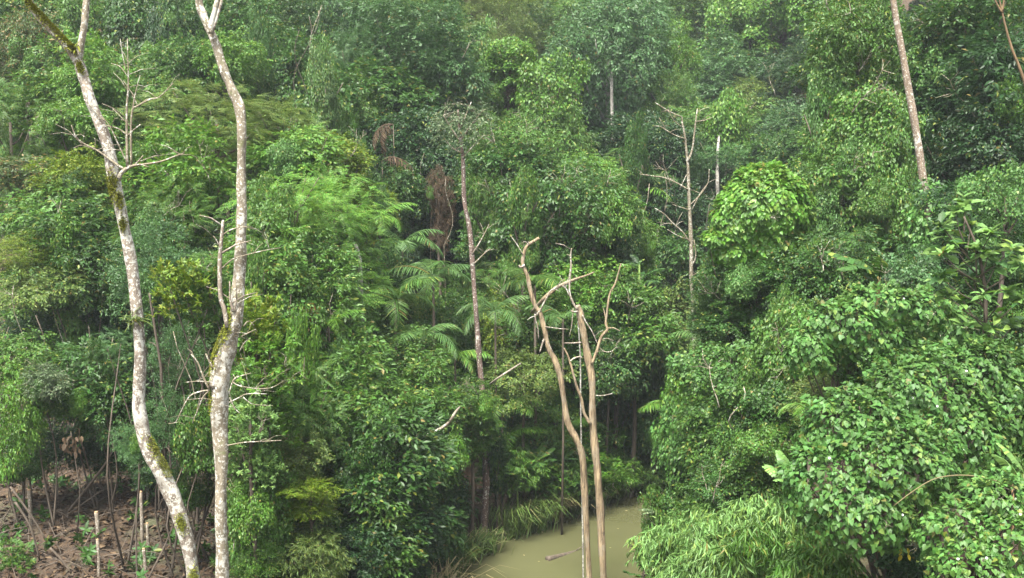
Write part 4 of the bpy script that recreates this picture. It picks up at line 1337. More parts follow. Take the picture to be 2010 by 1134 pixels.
P_('leafy_tree', T, 810, 290, 75, 75, 41, 'broad', 'deep', 'deep shaded tree behind the dead brown fronds')
P_('leafy_tree', T, 870, 340, 48, 55, 40, 'round', 'deep', 'shaded tree left of the upper reddish trunk')
P_('dead_vine_mass', 'shrub', 862, 380, 20, 36, 37.8, 'fine', 'dry', 'brown withered vine mass left of the reddish trunk')
P_('leafy_tree', T, 775, 380, 45, 55, 38, 'round', 'dark', 'dark bush above the palm thicket')
P_('creeper_tree', T, 1000, 125, 52, 42, 47, 'heart', 'bright', 'bright vine-draped top of the dark hollow tower')
P_('creeper_tree', T, 958, 150, 32, 90, 47, 'heart', 'mid', 'vine curtain hanging on the left of the dark hollow')
P_('creeper_tree', T, 1085, 190, 52, 62, 45, 'heart', 'bright', 'bright vine-covered tower right of the dark hollow')
P_('creeper_tree', T, 1080, 270, 65, 60, 44, 'bamboo', 'mid', 'grassy drooping vines under the right vine tower')
P_('dead_vine_mass', 'shrub', 995, 180, 26, 60, 47.5, 'fine', 'dry', 'brown dead twigs in the dark hollow between the vine towers')
P_('leafy_tree', T, 985, 275, 48, 45, 38, 'layer', 'mid', 'layered green crown right of the thin greyish treetop')
P_('leafy_tree', T, 1000, 340, 75, 60, 37, 'round', 'dark', 'dark crown right of the upper reddish trunk')
P_('leafy_tree', T, 1065, 350, 62, 70, 38, 'round', 'mid', 'green crown below the drooping vines')
P_('leafy_tree', T, 960, 410, 42, 70, 36, 'bamboo', 'mid', 'grassy-leaved climber right of the reddish trunk')
P_('creeper_tree', T, 1045, 430, 62, 62, 34, 'heart', 'dark', 'dark creeper mass behind the bent dead treetop')
P_('creeper_tree', T, 1130, 420, 75, 80, 34.5, 'round', 'dark', 'dark rounded leafy mass behind the dead trunks')
P_('creeper_tree', T, 1185, 420, 55, 70, 35, 'round', 'mid', 'green rounded crown right of the dark leafy mass')
P_('creeper_tree', T, 1160, 350, 48, 40, 40, 'round', 'bright', 'light green treetop over the dark leafy mass')
P_('leafy_tree', T, 1230, 480, 42, 45, 36, 'round', 'bright', 'small bright crown above the big banana leaf')
# ---- valley centre
P_('tall_tree', T, 1195, 115, 95, 115, 56, 'round', 'blue', 'tall dark grey-green tree standing over the valley centre, pale trunk below', bark='greyb')
P_('tall_tree', T, 1120, 60, 60, 60, 68, 'round', 'mid', 'hazy tree left of the tall grey-green one')
P_('tall_tree', T, 1262, 70, 62, 75, 64, 'round', 'blue', 'rounded tree right behind the tall grey-green one')
P_('tall_tree', T, 1322, 120, 45, 60, 57, 'round', 'bright', 'light yellowish green tree right of the tall grey-green one')
P_('tall_tree', T, 1315, 205, 52, 60, 55, 'fine', 'mid', 'fine-leaved tree behind the bare branches')
P_('leafy_tree', T, 1130, 270, 55, 65, 58, 'round', 'dark', 'dark hazy tree right of the vine towers')
P_('leafy_tree', T, 1250, 280, 65, 60, 52, 'broad', 'deep', 'dark crown beside the pale mid-valley trunk')
P_('leafy_tree', T, 1420, 250, 80, 55, 53, 'layer', 'mid', 'wide layered tree right of the bare branches')
P_('leafy_tree', T, 1425, 320, 70, 45, 50, 'layer', 'blue', 'lower layered crown over the grey trunk')
P_('leafy_tree', T, 1495, 205, 62, 52, 60, 'round', 'olive', 'rounded olive treetop in the middle distance at the right')
P_('leafy_tree', T, 1395, 185, 42, 70, 66, 'round', 'blue', 'narrow hazy tree between light green tree and olive treetop')
P_('leafy_tree', T, 1570, 260, 60, 55, 50, 'round', 'blue', 'grey-green tree left of the creeper-hung tree')
P_('leafy_tree', T, 1535, 300, 62, 45, 48, 'broad', 'dark', 'dark bushy tree above the vine dome')
P_('leafy_tree', T, 1300, 300, 55, 60, 48, 'round', 'deep', 'shaded tree left of the bare-branched tree')
P_('leafy_tree', T, 1250, 390, 60, 65, 47, 'bamboo', 'dark', 'dark grassy thicket left of the bare-branched tree')
P_('leafy_tree', T, 1310, 420, 62, 70, 46, 'broad', 'deep', 'deep shade thicket behind the bare-branched tree')
P_('leafy_tree', T, 1405, 430, 55, 80, 50, 'round', 'deep', 'deep shade trees left of the vine dome')
P_('leafy_tree', T, 1320, 520, 62, 60, 42, 'round', 'dark', 'dark bush below the bare branches')
P_('leafy_tree', T, 1395, 540, 42, 62, 42, 'broad', 'deep', 'shaded bush below the grey trunk')
P_('leafy_tree', T, 1325, 620, 55, 62, 41, 'round', 'olive', 'olive bush around the pale thin trunk')
P_('broadleaf_tree', T, 1140, 560, 75, 52, 33, 'round', 'bright', 'bright leafy crown just behind the snapped dead trunk')
P_('broadleaf_tree', T, 1215, 580, 62, 55, 33, 'round', 'mid', 'mid-green crown right of the snapped trunk')
P_('broadleaf_tree', T, 1245, 660, 70, 62, 32.5, 'broad', 'mid', 'broad-leaved crown right of the dead trunks')
P_('broadleaf_tree', T, 1195, 720, 60, 60, 32, 'round', 'dark', 'dark crown between dead trunk and bank palms')
P_('broadleaf_tree', T, 1250, 770, 65, 62, 35, 'broad', 'dark', 'dark glossy bush above the far water')
P_('broadleaf_tree', T, 1060, 640, 62, 55, 32, 'round', 'mid', 'green bush behind the bent dead trunk')
P_('broadleaf_tree', T, 1005, 640, 52, 60, 33, 'round', 'yellow', 'yellow-green bush right of the reddish trunk')
P_('broadleaf_tree', T, 1010, 560, 60, 50, 35, 'pinnate', 'mid', 'feathery green bush right of the reddish trunk')
P_('broadleaf_tree', T, 1030, 735, 62, 40, 29.5, 'round', 'olive', 'yellowish sprawling crown with a fallen branch')
P_('broadleaf_tree', T, 1090, 775, 60, 58, 33.5, 'round', 'dark', 'dark bush between the reddish trunk and the dead trunks')
P_('broadleaf_tree', T, 1010, 800, 52, 55, 32, 'broad', 'dark', 'dark broad-leaved bush right of the reddish trunk')
P_('broadleaf_tree', T, 925, 790, 42, 34, 27.5, 'broad', 'mid', 'broad-leaved spray crossing the reddish trunk')
for bx, by, rx_, ry_, bd, kd, ti, lb in [
    (1015, 915, 50, 40, 29.0, 'bamboo', 'bright', 'long-leaved bank shrub right of the ivy column'), (1065, 935, 48, 36, 29.9, 'whorl', 'mid', 'rosette-leaved bank shrub behind the tallest reeds'),
    (1110, 930, 50, 40, 30.7, 'bamboo', 'mid', 'long-leaved bank shrub just left of the bent dead trunk'), (1155, 925, 45, 36, 31.3, 'whorl', 'bright', 'rosette-leaved bank shrub between the dead trunks'),
    (1205, 925, 50, 36, 32.2, 'bamboo', 'bright', 'long-leaved bank shrub right of the snapped trunk'), (1255, 930, 42, 32, 33.4, 'bamboo', 'mid', 'low long-leaved shrub at the far bend of the water'),
    (1060, 870, 48, 42, 30.6, 'broad', 'mid', 'glossy bank shrub under the small low palms'), (1140, 865, 50, 42, 32.0, 'broad', 'mid', 'glossy bank shrub behind the dead trunks above the reeds')]:
    P_('bank_shrub', S, bx, by, rx_, ry_, bd, kd, ti, lb, small=True)
P_('shrub', S, 1190, 830, 52, 62, 34.5, 'round', 'mid', 'green shrub behind the snapped trunk near the water')
P_('shrub', S, 1255, 880, 52, 62, 34, 'heart', 'mid', 'vine-draped shrub at the far end of the water')
P_('shrub', S, 975, 900, 24, 75, 28.6, 'round', 'deep', 'ivy column on a stem right of the reddish trunk')
P_('shrub', S, 1290, 830, 42, 62, 33, 'heart', 'dark', 'dark vine curtain left of the right bank')
# ---- right side
P_('creeper_tree', T, 1685, 110, 80, 110, 31, 'round', 'mid', 'creeper-hung tree left of the tall leaning trunk, upper part')
P_('creeper_tree', T, 1705, 265, 75, 100, 29.5, 'heart', 'mid', 'creeper-hung tree left of the tall leaning trunk, middle')
P_('creeper_tree', T, 1655, 380, 75, 85, 29, 'round', 'mid', 'sloping leafy skirt of the creeper-hung tree')
P_('creeper_tree', T, 1745, 400, 55, 110, 28, 'heart', 'mid', 'vine curtain just left of the leaning trunk foot')
P_('creeper_tree', T, 1665, 30, 62, 45, 34, 'broad', 'dark', 'dark branch of leaves at the top left of the leaning trunk')
P_('leafy_tree', T, 1850, 100, 75, 80, 34, 'broad', 'dark', 'green leafy tree right of the leaning trunk')  # dark leaf tints from here to the trunk foot paint in the recess's shade
P_('leafy_tree', T, 1930, 45, 90, 75, 33, 'broad', 'dark', 'dark tree at the top right corner')
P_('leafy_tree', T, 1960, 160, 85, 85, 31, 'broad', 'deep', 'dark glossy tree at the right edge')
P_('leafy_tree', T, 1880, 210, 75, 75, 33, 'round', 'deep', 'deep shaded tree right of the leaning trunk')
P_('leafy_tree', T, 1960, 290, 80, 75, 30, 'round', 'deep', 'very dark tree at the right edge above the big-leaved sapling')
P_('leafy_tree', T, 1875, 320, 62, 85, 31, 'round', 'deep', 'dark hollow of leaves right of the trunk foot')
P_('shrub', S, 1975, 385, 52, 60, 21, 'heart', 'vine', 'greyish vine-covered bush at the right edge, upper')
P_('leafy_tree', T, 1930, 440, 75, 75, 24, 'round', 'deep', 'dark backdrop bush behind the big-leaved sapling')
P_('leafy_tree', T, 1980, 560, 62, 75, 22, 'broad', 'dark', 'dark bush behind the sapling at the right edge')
P_('shrub', S, 1460, 590, 62, 85, 26, 'fine', 'mid', 'small-leaved column-shaped tree below the vine dome')
P_('shrub', S, 1570, 560, 62, 62, 24, 'round', 'dark', 'dark shrub right of the column-shaped tree')
P_('shrub', S, 1650, 520, 75, 60, 24, 'round', 'dark', 'dark shrub behind the banana leaves')
P_('shrub', S, 1790, 540, 60, 50, 22, 'heart', 'blue', 'bluish vine shrub beneath the leaning trunk')
P_('shrub', S, 1880, 650, 70, 50, 19, 'round', 'dark', 'dark low shrub below the big-leaved sapling')
P_('shrub', S, 1560, 680, 55, 80, 21, 'heart', 'mid', 'large-leaved vine shrub left of the arching vine mound')
P_('shrub', S, 1440, 740, 75, 65, 22, 'heart', 'vine', 'vine-covered shrub left of centre right, with bare twigs')
P_('shrub', S, 1350, 770, 42, 62, 25, 'heart', 'bright', 'bright vine shrub at the left end of the right bank')
P_('shrub', S, 1335, 870, 45, 85, 24, 'heart', 'vine', 'tall vine column over the water on the right bank')
P_('shrub', S, 1420, 850, 70, 75, 22, 'round', 'mid', 'green bush behind the bamboo on the right bank')
P_('shrub', S, 1520, 810, 62, 55, 19.5, 'heart', 'dark', 'dark vine shrub beside the small palm fronds')
P_('shrub', S, 1500, 880, 52, 45, 18.5, 'heart', 'mid', 'heart-leaved shrub above the ginger leaves')
P_('shrub', S, 1640, 760, 75, 50, 18, 'round', 'olive', 'olive twiggy shrub under the arching vine mound')
P_('shrub', S, 1740, 720, 75, 50, 17, 'round', 'dark', 'dark hollow shrub between the two vine mounds')
P_('shrub', S, 1430, 960, 62, 45, 19, 'round', 'dark', 'dark shrub behind the bamboo')
P_('shrub', S, 1290, 1020, 30, 62, 24, 'heart', 'mid', 'vine shrub overhanging the right edge of the water')
P_('shrub', S, 1990, 760, 60, 75, 15, 'heart', 'dark', 'dark vine mass at the right edge between the mounds')
P_('shrub', S, 1980, 890, 62, 50, 14.5, 'bamboo', 'dark', 'dark narrow-leaved thicket behind the lower right mound')
P_('shrub', S, 1770, 1090, 60, 50, 13.5, 'heart', 'deep', 'shaded vine hollow at the bottom right')

LANDMARKS = [(150, 100, 'the pale trunk fork'), (232, 370, 'the mossy trunk elbow'), (270, 620, 'the fern-tufted trunk'), (330, 960, 'the pale trunk foot'), (410, 60, 'the second trunk top'), (474, 320, 'the second pale trunk'),
             (440, 700, 'the swollen trunk'), (434, 1000, 'the second trunk foot'), (100, 1000, 'the bare soil'), (60, 640, 'the dark left hollow'), (425, 235, 'the olive feathery tree'), (560, 405, 'the drooping feathery tree'),
             (602, 640, 'the orange frond'), (710, 560, 'the white-mottled stem'), (700, 850, 'the glossy broad-leaved crowns'), (790, 480, 'the palm thicket'), (790, 110, 'the big grey-green tree'), (740, 270, 'the dead brown fronds'),
             (905, 250, 'the thin greyish crown'), (925, 480, 'the reddish trunk'), (950, 950, 'the reddish trunk base'), (1000, 130, 'the vine towers'), (1040, 500, 'the bent dead treetop'), (1120, 540, 'the snapped dead trunk'), (1195, 120, 'the tall grey-green tree'),
             (1203, 270, 'the pale mid-valley trunk'), (1255, 515, 'the pale banana plant'), (1250, 900, 'the far water bend'), (1350, 300, 'the bare-branched tree'), (1362, 640, 'the pale mottled trunk'), (1384, 30, 'the distant brown trunk'), (1495, 205, 'the olive middle treetop'),
             (1495, 410, 'the vine dome'), (1460, 590, 'the column-shaped tree'), (1390, 820, 'the right bank vines'), (1640, 480, 'the curved palm frond'), (1700, 200, 'the creeper-hung tree'), (1790, 200, 'the leaning trunk'), (1820, 430, 'the creeper sleeve'),
             (1920, 250, 'the dark right-edge trees'), (1910, 520, 'the big-leaved sapling'), (1715, 550, 'the torn banana leaves'), (1720, 620, 'the arching vine mound'), (1580, 60, 'the ragged far palm')]


def landmark(px, py):
    n = min(LANDMARKS, key=lambda m: math.hypot(m[0] - px, m[1] - py))
    dx, dy = px - n[0], py - n[1]
    far = '' if math.hypot(dx, dy) > 75 else 'just '
    if abs(dx) > 1.6 * abs(dy):
        w = 'right of ' if dx > 0 else 'left of '
    elif abs(dy) > 1.6 * abs(dx):
        w = 'below ' if dy > 0 else 'above '
    else:
        w = ('below and ' if dy > 0 else 'above and ') + ('right of ' if dx > 0 else 'left of ')
    return far + w + n[2]


# ---- tall narrow columns of vine on hidden trunks
for vx, vy, wx, wy, vd, ti, lb in [
    (505, 120, 26, 85, 42, 'dark', 'tall dark vine column right of the second pale trunk top'), (640, 180, 26, 90, 37.5, 'mid', 'tall vine column left of the big grey-green tree'),
    (705, 340, 22, 60, 36, 'dark', 'narrow vine column under the dead brown fronds'), (1025, 400, 26, 66, 32.5, 'mid', 'narrow vine column right of the reddish trunk'),
    (1245, 320, 24, 75, 45, 'dark', 'narrow dark vine column left of the bare-branched tree'), (1622, 230, 34, 105, 30.5, 'vine', 'tall vine column at the left of the creeper-hung tree'),
    (1615, 400, 22, 75, 30.5, 'deep', 'narrow shaded vine column right of the vine dome'), (490, 560, 24, 80, 22, 'mid', 'narrow vine column just right of the second pale trunk'),
    (640, 560, 26, 70, 26, 'dark', 'narrow vine column left of the white-mottled stem'), (590, 720, 26, 85, 21.5, 'bright', 'bright vine column below the orange frond'),
    (320, 100, 26, 80, 44, 'deep', 'shaded vine column between the two pale trunks at the top'), (245, 40, 24, 60, 48, 'dark', 'dark vine column right of the pale trunk fork at the top edge'),
    (1285, 700, 26, 75, 33.5, 'dark', 'dark vine column right of the dead trunks'), (1540, 640, 24, 70, 22, 'mid', 'narrow vine column left of the arching vine mound')]:
    P_('climbing_vine', 'vine', vx, vy, wx, wy, vd, 'heart', ti, lb)
# ---- scrub hanging over the bare slope
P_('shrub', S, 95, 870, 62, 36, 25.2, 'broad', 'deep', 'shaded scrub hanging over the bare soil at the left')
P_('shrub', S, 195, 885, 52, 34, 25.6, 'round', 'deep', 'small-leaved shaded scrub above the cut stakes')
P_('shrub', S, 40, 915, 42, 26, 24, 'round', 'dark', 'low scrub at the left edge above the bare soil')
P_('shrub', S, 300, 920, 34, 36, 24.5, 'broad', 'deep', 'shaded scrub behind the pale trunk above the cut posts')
P_('shrub', S, 25, 1095, 36, 24, 19.5, 'whorl', 'mid', 'low green weed bush in the bottom left corner')

# ---- understory shrubs that nothing tells apart
CLEAR = [(890, 975, 240, 770, 28.6), (930, 975, 890, 1065, 28.6), (1335, 1390, 200, 740, 36.2), (690, 722, 480, 640, 28.2), (1400, 1420, 330, 570, 47), (1192, 1212, 215, 300, 56), (1390, 1600, 320, 530, 27.5), (900, 1290, 950, 1134, 40)]


def margins():
    g = np.random.default_rng(88)
    for i in range(34):
        side = 1 if i < 22 else -1
        Y = g.uniform(12, 36)
        X = side * (0.53 * Y + g.uniform(2.0, 7.0))
        if side < 0 and Y < 29:
            continue
        h = float(ground(X, Y))
        R, H = g.uniform(1.0, 1.7), g.uniform(0.4, 1.4)
        px, py = to_px(X, Y, h + H)
        kind, tint = [('round', 'mid'), ('broad', 'dark'), ('heart', 'vine'), ('round', 'dark')][i % 4]
        plant('understory_shrub', 'leafy shrub beyond the ' + ('right' if side > 0 else 'left') + ' edge of the view', 'shrub', px, py, R * F_PX / Y, R * 1.2 * F_PX / Y, Y, kind, tint, group='shrubs beyond the edges of the view', small=True)


margins()


def understory():
    g = np.random.default_rng(77)
    kinds = [('broad', 'mid'), ('round', 'mid'), ('round', 'dark'), ('broad', 'dark'), ('heart', 'dark'), ('pinnate', 'mid'), ('round', 'bright')]
    n = 0
    y = 26.0
    while y < 64:
        x = -0.54 * y
        while x < 0.54 * y:
            X, Y = x + g.uniform(-0.8, 0.8), y + g.uniform(-0.9, 0.9)
            h = float(ground(X, Y))
            R = g.uniform(0.85, 1.6)
            H = g.uniform(0.5, 2.6)
            px, py = to_px(X, Y, h + H)
            x += 2.3
            if stream_dist(X, Y) < 3.0 + R * 0.5 or (bare(X, Y) and Y < 29) or not (-40 < px < 2050 and 20 < py < 1150):
                continue
            if Y < 29 and X < -4:
                continue
            rp = R * F_PX / Y
            if any(Y < dm and px + rp > a_ and px - rp < b_ and py + rp > c_ and py - rp < d_ for a_, b_, c_, d_, dm in CLEAR):
                continue
            kind, tint = kinds[g.integers(0, 7)]
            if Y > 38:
                tint = 'deep'  # shade of the gaps between upslope crowns painted into the leaf colour
            zone, gr = [('among many in the shaded left hollow', 'understory shrubs in the left hollow'), ('among many under the trees left of the stream', 'understory shrubs left of the stream'),
                        ('among many in the valley beyond the stream', 'understory shrubs beyond the stream'), ('among many between the trees of the right slope', 'understory shrubs on the right slope')][int(np.digitize(px, (450, 960, 1330)))]
            lb = {('broad', 'mid'): 'mid-green broad-leaved', ('round', 'mid'): 'mid-green small-leaved', ('round', 'dark'): 'dark small-leaved', ('broad', 'dark'): 'dark broad-leaved', ('heart', 'dark'): 'dark vine-draped', ('pinnate', 'mid'): 'feathery-leaved', ('round', 'bright'): 'bright small-leaved', ('broad', 'deep'): 'deep-shaded broad-leaved', ('round', 'deep'): 'deep-shaded small-leaved', ('heart', 'deep'): 'deep-shaded vine-draped', ('pinnate', 'deep'): 'deep-shaded feathery'}[(kind, tint)] + ' understory shrub ' + landmark(px, py)
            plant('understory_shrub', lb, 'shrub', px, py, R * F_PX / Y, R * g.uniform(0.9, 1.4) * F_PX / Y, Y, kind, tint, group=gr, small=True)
            n += 1
        y += 2.5
    print('understory', n)


understory()

# ---- the hazy far slope: trees that nothing tells apart
FAR_KINDS = [('round', 'mid', 'green rounded'), ('round', 'blue', 'bluish rounded'), ('heart', 'bright', 'bright vine-covered'), ('fine', 'olive', 'olive fine-leaved'), ('broad', 'blue', 'dark bluish broad-leaved')]


def far_slope():
    g = np.random.default_rng(21)
    y = 64.0
    n = 0
    while y < 122:
        x = -0.24 * y
        while x < 0.40 * y:
            X, Y = x + g.uniform(-1.6, 1.6), y + g.uniform(-1.8, 1.8)
            h = float(ground(X, Y))
            R = g.uniform(2.1, 3.9)
            H = g.uniform(3.5, 9.5)
            px, py = to_px(X, Y, h + H)
            if 620 < px < 1830 and -150 < py < 330:
                kind, tint, lb = FAR_KINDS[g.choice(5, p=[0.35, 0.25, 0.15, 0.12, 0.13])]
                lb = lb + ' far-slope treetop ' + landmark(px, py)
                plant('leafy_tree', lb, 'tree', px, py, R * F_PX / Y, R * g.uniform(0.8, 1.25) * F_PX / Y, Y, kind, tint, group='treetops on the hazy far slope', small=False)
                n += 1
            x += 3.7
        y += 3.9
    print('far trees', n)


far_slope()

# ================================================================== PALMS, FRONDS, BANANAS
def frond_mesh(L, seed, arch=0.9, leaflet=0.30, pairs=26, droop=0.5):
    g = np.random.default_rng(seed)
    t = np.linspace(0, 1, 9)
    ang = 0.9 - arch * 1.9 * t
    step = L / 8
    pts = np.zeros((9, 3))
    for i in range(1, 9):
        pts[i] = pts[i - 1] + step * np.array([math.cos(ang[i]), 0, math.sin(ang[i])])
    a = Acc()
    tube(a, pts, np.linspace(0.016, 0.004, 9) * L, 4)
    tt = np.linspace(0.14, 0.99, pairs)
    P = np.stack([np.interp(tt, t, pts[:, k]) for k in range(3)], 1)
    A = np.interp(tt, t, ang)
    tan = np.stack([np.cos(A), 0 * A, np.sin(A)], 1)
    size = L * leaflet * np.clip(np.sin(PI * (0.12 + 0.86 * tt)) ** 0.6, 0.25, 1)
    for s in (-1, 1):
        d = tan * 0.55 + np.array([0, s, 0]) + np.array([0, 0, 1]) * (0.15 - droop * g.uniform(0.5, 1.3, pairs))[:, None] + g.normal(0, 0.07, (pairs, 3))
        v, f = scatter(leaf6(1.0, 0.085, 0.2, 0.22), P, basis(d), size * g.uniform(0.85, 1.1, pairs))
        a.add(v, f)
    return a.mesh('frond', False)


FRONDS = [frond_mesh(1.0, i, arch) for i, arch in enumerate((0.75, 0.95, 1.1))]
DRYFR = [frond_mesh(1.0, 20 + i, 1.15, 0.26, 20, 1.5) for i in range(2)]


def palm(px, py, D, L, n, label, tint=None, name='palm', az0=None, spread=2 * PI, meshes=None, el=0.0, group=None):
    g = np.random.default_rng(hash_str(label))
    tint = tint or ('palm', 'bright', 'mid', 'palm')[hash_str(label) % 4]
    c = at(px, py, D)
    gz = float(ground(c[0], c[1]))
    root = thing(name, label, 'palm', (c[0], c[1], gz), group)
    h = max(c[2] - gz, 0.1)
    a = Acc()
    tube(a, np.array([(0, 0, -0.2), (0.03, 0, h * 0.5), (0, 0, h)]), np.array([0.07, 0.06, 0.05]) * (0.3 if meshes else max(0.5, L / 2.4)), 7, 0.1)
    a.build('stem', BM['brown'], root, True)
    ms = meshes or FRONDS
    for i in range(n):
        me = ms[i % len(ms)]
        o = link('frond', me, LM[tint], root)
        az = (az0 if az0 is not None else 0) + spread * (i + g.uniform(-0.25, 0.25)) / max(n, 1)
        o.location = (0, 0, h)
        o.rotation_euler = (g.uniform(-0.15, 0.15), g.uniform(-0.35, 0.3) - el, az)
        s = 0.88 * L * g.uniform(0.75, 1.12)
        o.scale = (s, s, s)
    return root


PALMS = [
    (790, 480, 33.5, 1.9, 11, 'fresh rattan palm at the top of the central palm thicket'),
    (745, 430, 33.5, 1.6, 9, 'arching palm at the upper left of the palm thicket'),
    (850, 545, 31.5, 1.9, 11, 'wide-spreading palm in the middle of the palm thicket'),
    (775, 590, 29.5, 2.0, 10, 'palm with drooping fronds low in the palm thicket'),
    (893, 700, 28.6, 1.25, 9, 'palm just left of the reddish trunk'),
    (830, 665, 28.5, 1.7, 9, 'yellowish palm below the palm thicket'),
    (972, 612, 29.5, 1.5, 9, 'palm just right of the reddish trunk'),
    (895, 500, 42, 2.2, 8, 'small palm in shade left of the reddish trunk'),
    (1050, 560, 30.5, 1.7, 8, 'palm fronds behind the bent dead trunk'),
    (1105, 625, 29, 1.4, 7, 'drooping palm behind the snapped dead trunk'),
    (1240, 390, 46, 2.7, 8, 'large shaded palm left of the bare-branched tree'),
    (1200, 330, 50, 2.6, 8, 'shaded palm below the pale mid-valley trunk'),
    (1290, 350, 47, 2.3, 7, 'feathery shaded palm touching the bare branches'),
    (985, 800, 29.3, 1.5, 7, 'small palm right of the reddish trunk, low'),
    (1000, 860, 29.5, 1.4, 7, 'palm leaning over the ginger plants at the bank'),
    (1120, 840, 31.5, 1.5, 7, 'palm behind the dead trunks near the water'),
    (1310, 730, 34, 1.6, 6, 'palm with pale fronds right of the dead trunks'),
    (1320, 805, 26.5, 1.2, 5, 'small palm reaching over the water from the right'),
    (1385, 670, 31, 1.5, 6, 'small palm at the foot of the pale thin trunk'),
    (1590, 805, 16.6, 0.8, 5, 'small dark palm between the vine mounds'),
    (645, 640, 24.5, 1.3, 6, 'green palm right of the orange frond'),
    (990, 420, 37, 2.0, 6, 'grassy palm behind the reddish trunk'),
    (1440, 75, 84, 4.0, 8, 'palm rising from the hazy far slope near the distant trunk'),
    (1555, 60, 80, 3.8, 8, 'ragged palm on the hazy far slope at the right'),
    (1640, 480, 24.5, 1.3, 5, 'curved palm frond cluster right of the vine dome'),
]
for pr in PALMS:
    palm(*pr)
palm(602, 640, 23.5, 0.95, 2, 'rust-orange withered frond pair in the left centre', 'rust', 'withered_palm', az0=1.3, spread=0.6, el=0.7)
palm(772, 244, 39.0, 1.8, 5, 'dead palm with hanging brown fronds in the upper centre', 'dry', 'dead_palm', az0=PI - 0.55, spread=1.2, meshes=DRYFR, el=-0.75)
palm(750, 315, 38, 1.9, 2, 'single dry brown frond arching right above the palm thicket', 'dry', 'dead_palm', az0=-0.2, spread=0.5, meshes=DRYFR)


def banana_leaf(L, seed, W=0.28, droop=1.0):
    """A big leaf with a midrib and side strips, some torn apart."""
    g = np.random.default_rng(seed)
    n = 15
    t = np.linspace(0, 1, n)
    ang = 0.7 - droop * 1.6 * t
    pts = np.zeros((n, 3))
    for i in range(1, n):
        pts[i] = pts[i - 1] + L / (n - 1) * np.array([math.cos(ang[i]), 0, math.sin(ang[i])])
    a = Acc()
    tube(a, pts, np.linspace(0.014, 0.003, n) * L, 5)
    w = W * L * np.clip(np.sin(PI * np.clip((t - 0.08) / 0.95, 0, 1)) ** 0.55, 0, 1)
    for s in (-1, 1):
        for i in range(1, n - 1):
            gap = 0.12 if g.random() < 0.35 else 0.0
            p0, p1 = pts[i], pts[i + 1] * (1 - gap) + pts[i] * gap
            sag = g.uniform(0.2, 0.55)
            e0 = p0 + np.array([0.05 * L, s * w[i], -sag * w[i]])
            e1 = p1 + np.array([0.05 * L * (1 - gap), s * w[i + 1], -(sag + g.uniform(-0.1, 0.1)) * w[i + 1]])
            m0, m1 = (p0 + e0) / 2 + (0, 0, 0.12 * w[i]), (p1 + e1) / 2 + (0, 0, 0.12 * w[i + 1])
            a.add([p0, m0, e0, p1, m1, e1], [(0, 1, 4), (0, 4, 3), (1, 2, 5), (1, 5, 4)] if s > 0 else [(0, 4, 1), (0, 3, 4), (1, 5, 2), (1, 4, 5)])
    return a.mesh('leaf')


BAN = [banana_leaf(1.0, i, 0.17, d) for i, d in enumerate((0.55, 0.7, 0.9))]
GING = [banana_leaf(1.0, 10 + i, 0.16, d) for i, d in enumerate((0.5, 0.75))]


def big_leaf_plant(px, py, D, L, n, label, tint, name='banana_plant', cat='banana plant', meshes=BAN, az0=0.0, spread=2 * PI, el=0.1, tints=None):
    g = np.random.default_rng(hash_str(label))
    c = at(px, py, D)
    gz = max(float(ground(c[0], c[1])), 0.0)
    root = thing(name, label, cat, (c[0], c[1], gz), None)
    h = max(c[2] - gz, 0.15)
    a = Acc()
    tube(a, np.array([(0, 0, -0.2), (0.02, 0, h * 0.5), (0, 0, h)]), np.array([0.08, 0.07, 0.05]) * max(0.35, L / 1.6), 8, 0.08)
    a.build('stem', LM['olive'], root, True)
    for i in range(n):
        o = link('leaf', meshes[i % len(meshes)], LM[tints[i % len(tints)] if tints else tint], root)
        o.location = (0, 0, h * g.uniform(0.9, 1.0))
        o.rotation_euler = (g.uniform(-0.3, 0.3), g.uniform(-0.4, 0.2) - el, az0 + spread * (i + g.uniform(-0.25, 0.25)) / n)
        s = L * g.uniform(0.8, 1.15)
        o.scale = (s, s, s)
    return root


big_leaf_plant(1725, 540, 20.5, 1.15, 5, 'banana plant with torn dark leaves behind the arching vine mound', 'dark', az0=PI - 0.5, spread=2.6, el=0.05)
big_leaf_plant(1255, 520, 33.5, 1.0, 5, 'banana plant with broad pale leaves right of the dead trunks', 'blue', az0=-0.5, spread=4.0)
big_leaf_plant(1560, 945, 15.2, 0.62, 9, 'fresh ginger plant with pale overlapping blades above the bamboo', 'fresh', 'ginger_plant', 'plant', GING, az0=PI / 2 + 0.4, spread=3.0, el=0.5)
big_leaf_plant(2010, 930, 12.4, 0.62, 4, 'large fresh blade leaves at the right edge over the lower mound', 'fresh', 'ginger_plant', 'plant', GING, az0=PI - 0.6, spread=1.6, el=0.2)
for i, (px, py, D, L, lb) in enumerate([
    (1015, 935, 28.6, 0.75, 'ginger plant with broad leaves at the left bank by the reddish trunk'),
    (1050, 905, 29.4, 0.8, 'glossy ginger clump behind the bank grass'),
    (1095, 905, 30.2, 0.8, 'ginger clump with pale-sheened leaves above the thin pole'),
    (1125, 940, 30.6, 0.75, 'ginger clump left of the bent dead trunk by the water'),
    (1165, 905, 32.0, 0.8, 'ginger clump between the two dead trunks'),
    (1205, 930, 32.6, 0.75, 'ginger clump right of the snapped trunk at the water'),
    (1225, 880, 33.0, 0.8, 'leafy ginger above the far bend of the water'),
    (975, 965, 28.9, 0.6, 'grey-green ginger beside the reddish trunk base'),
    (815, 1075, 25.2, 0.6, 'dark ginger clump at the lower left bank'),
    (1275, 945, 34.0, 0.7, 'low ginger clump at the far end of the water'),
]):
    big_leaf_plant(px, py, D, L, 11, lb, 'mid', 'ginger_plant', 'plant', GING, az0=i * 1.1, el=0.35, tints=('mid', 'dark', 'mid', 'blue'))
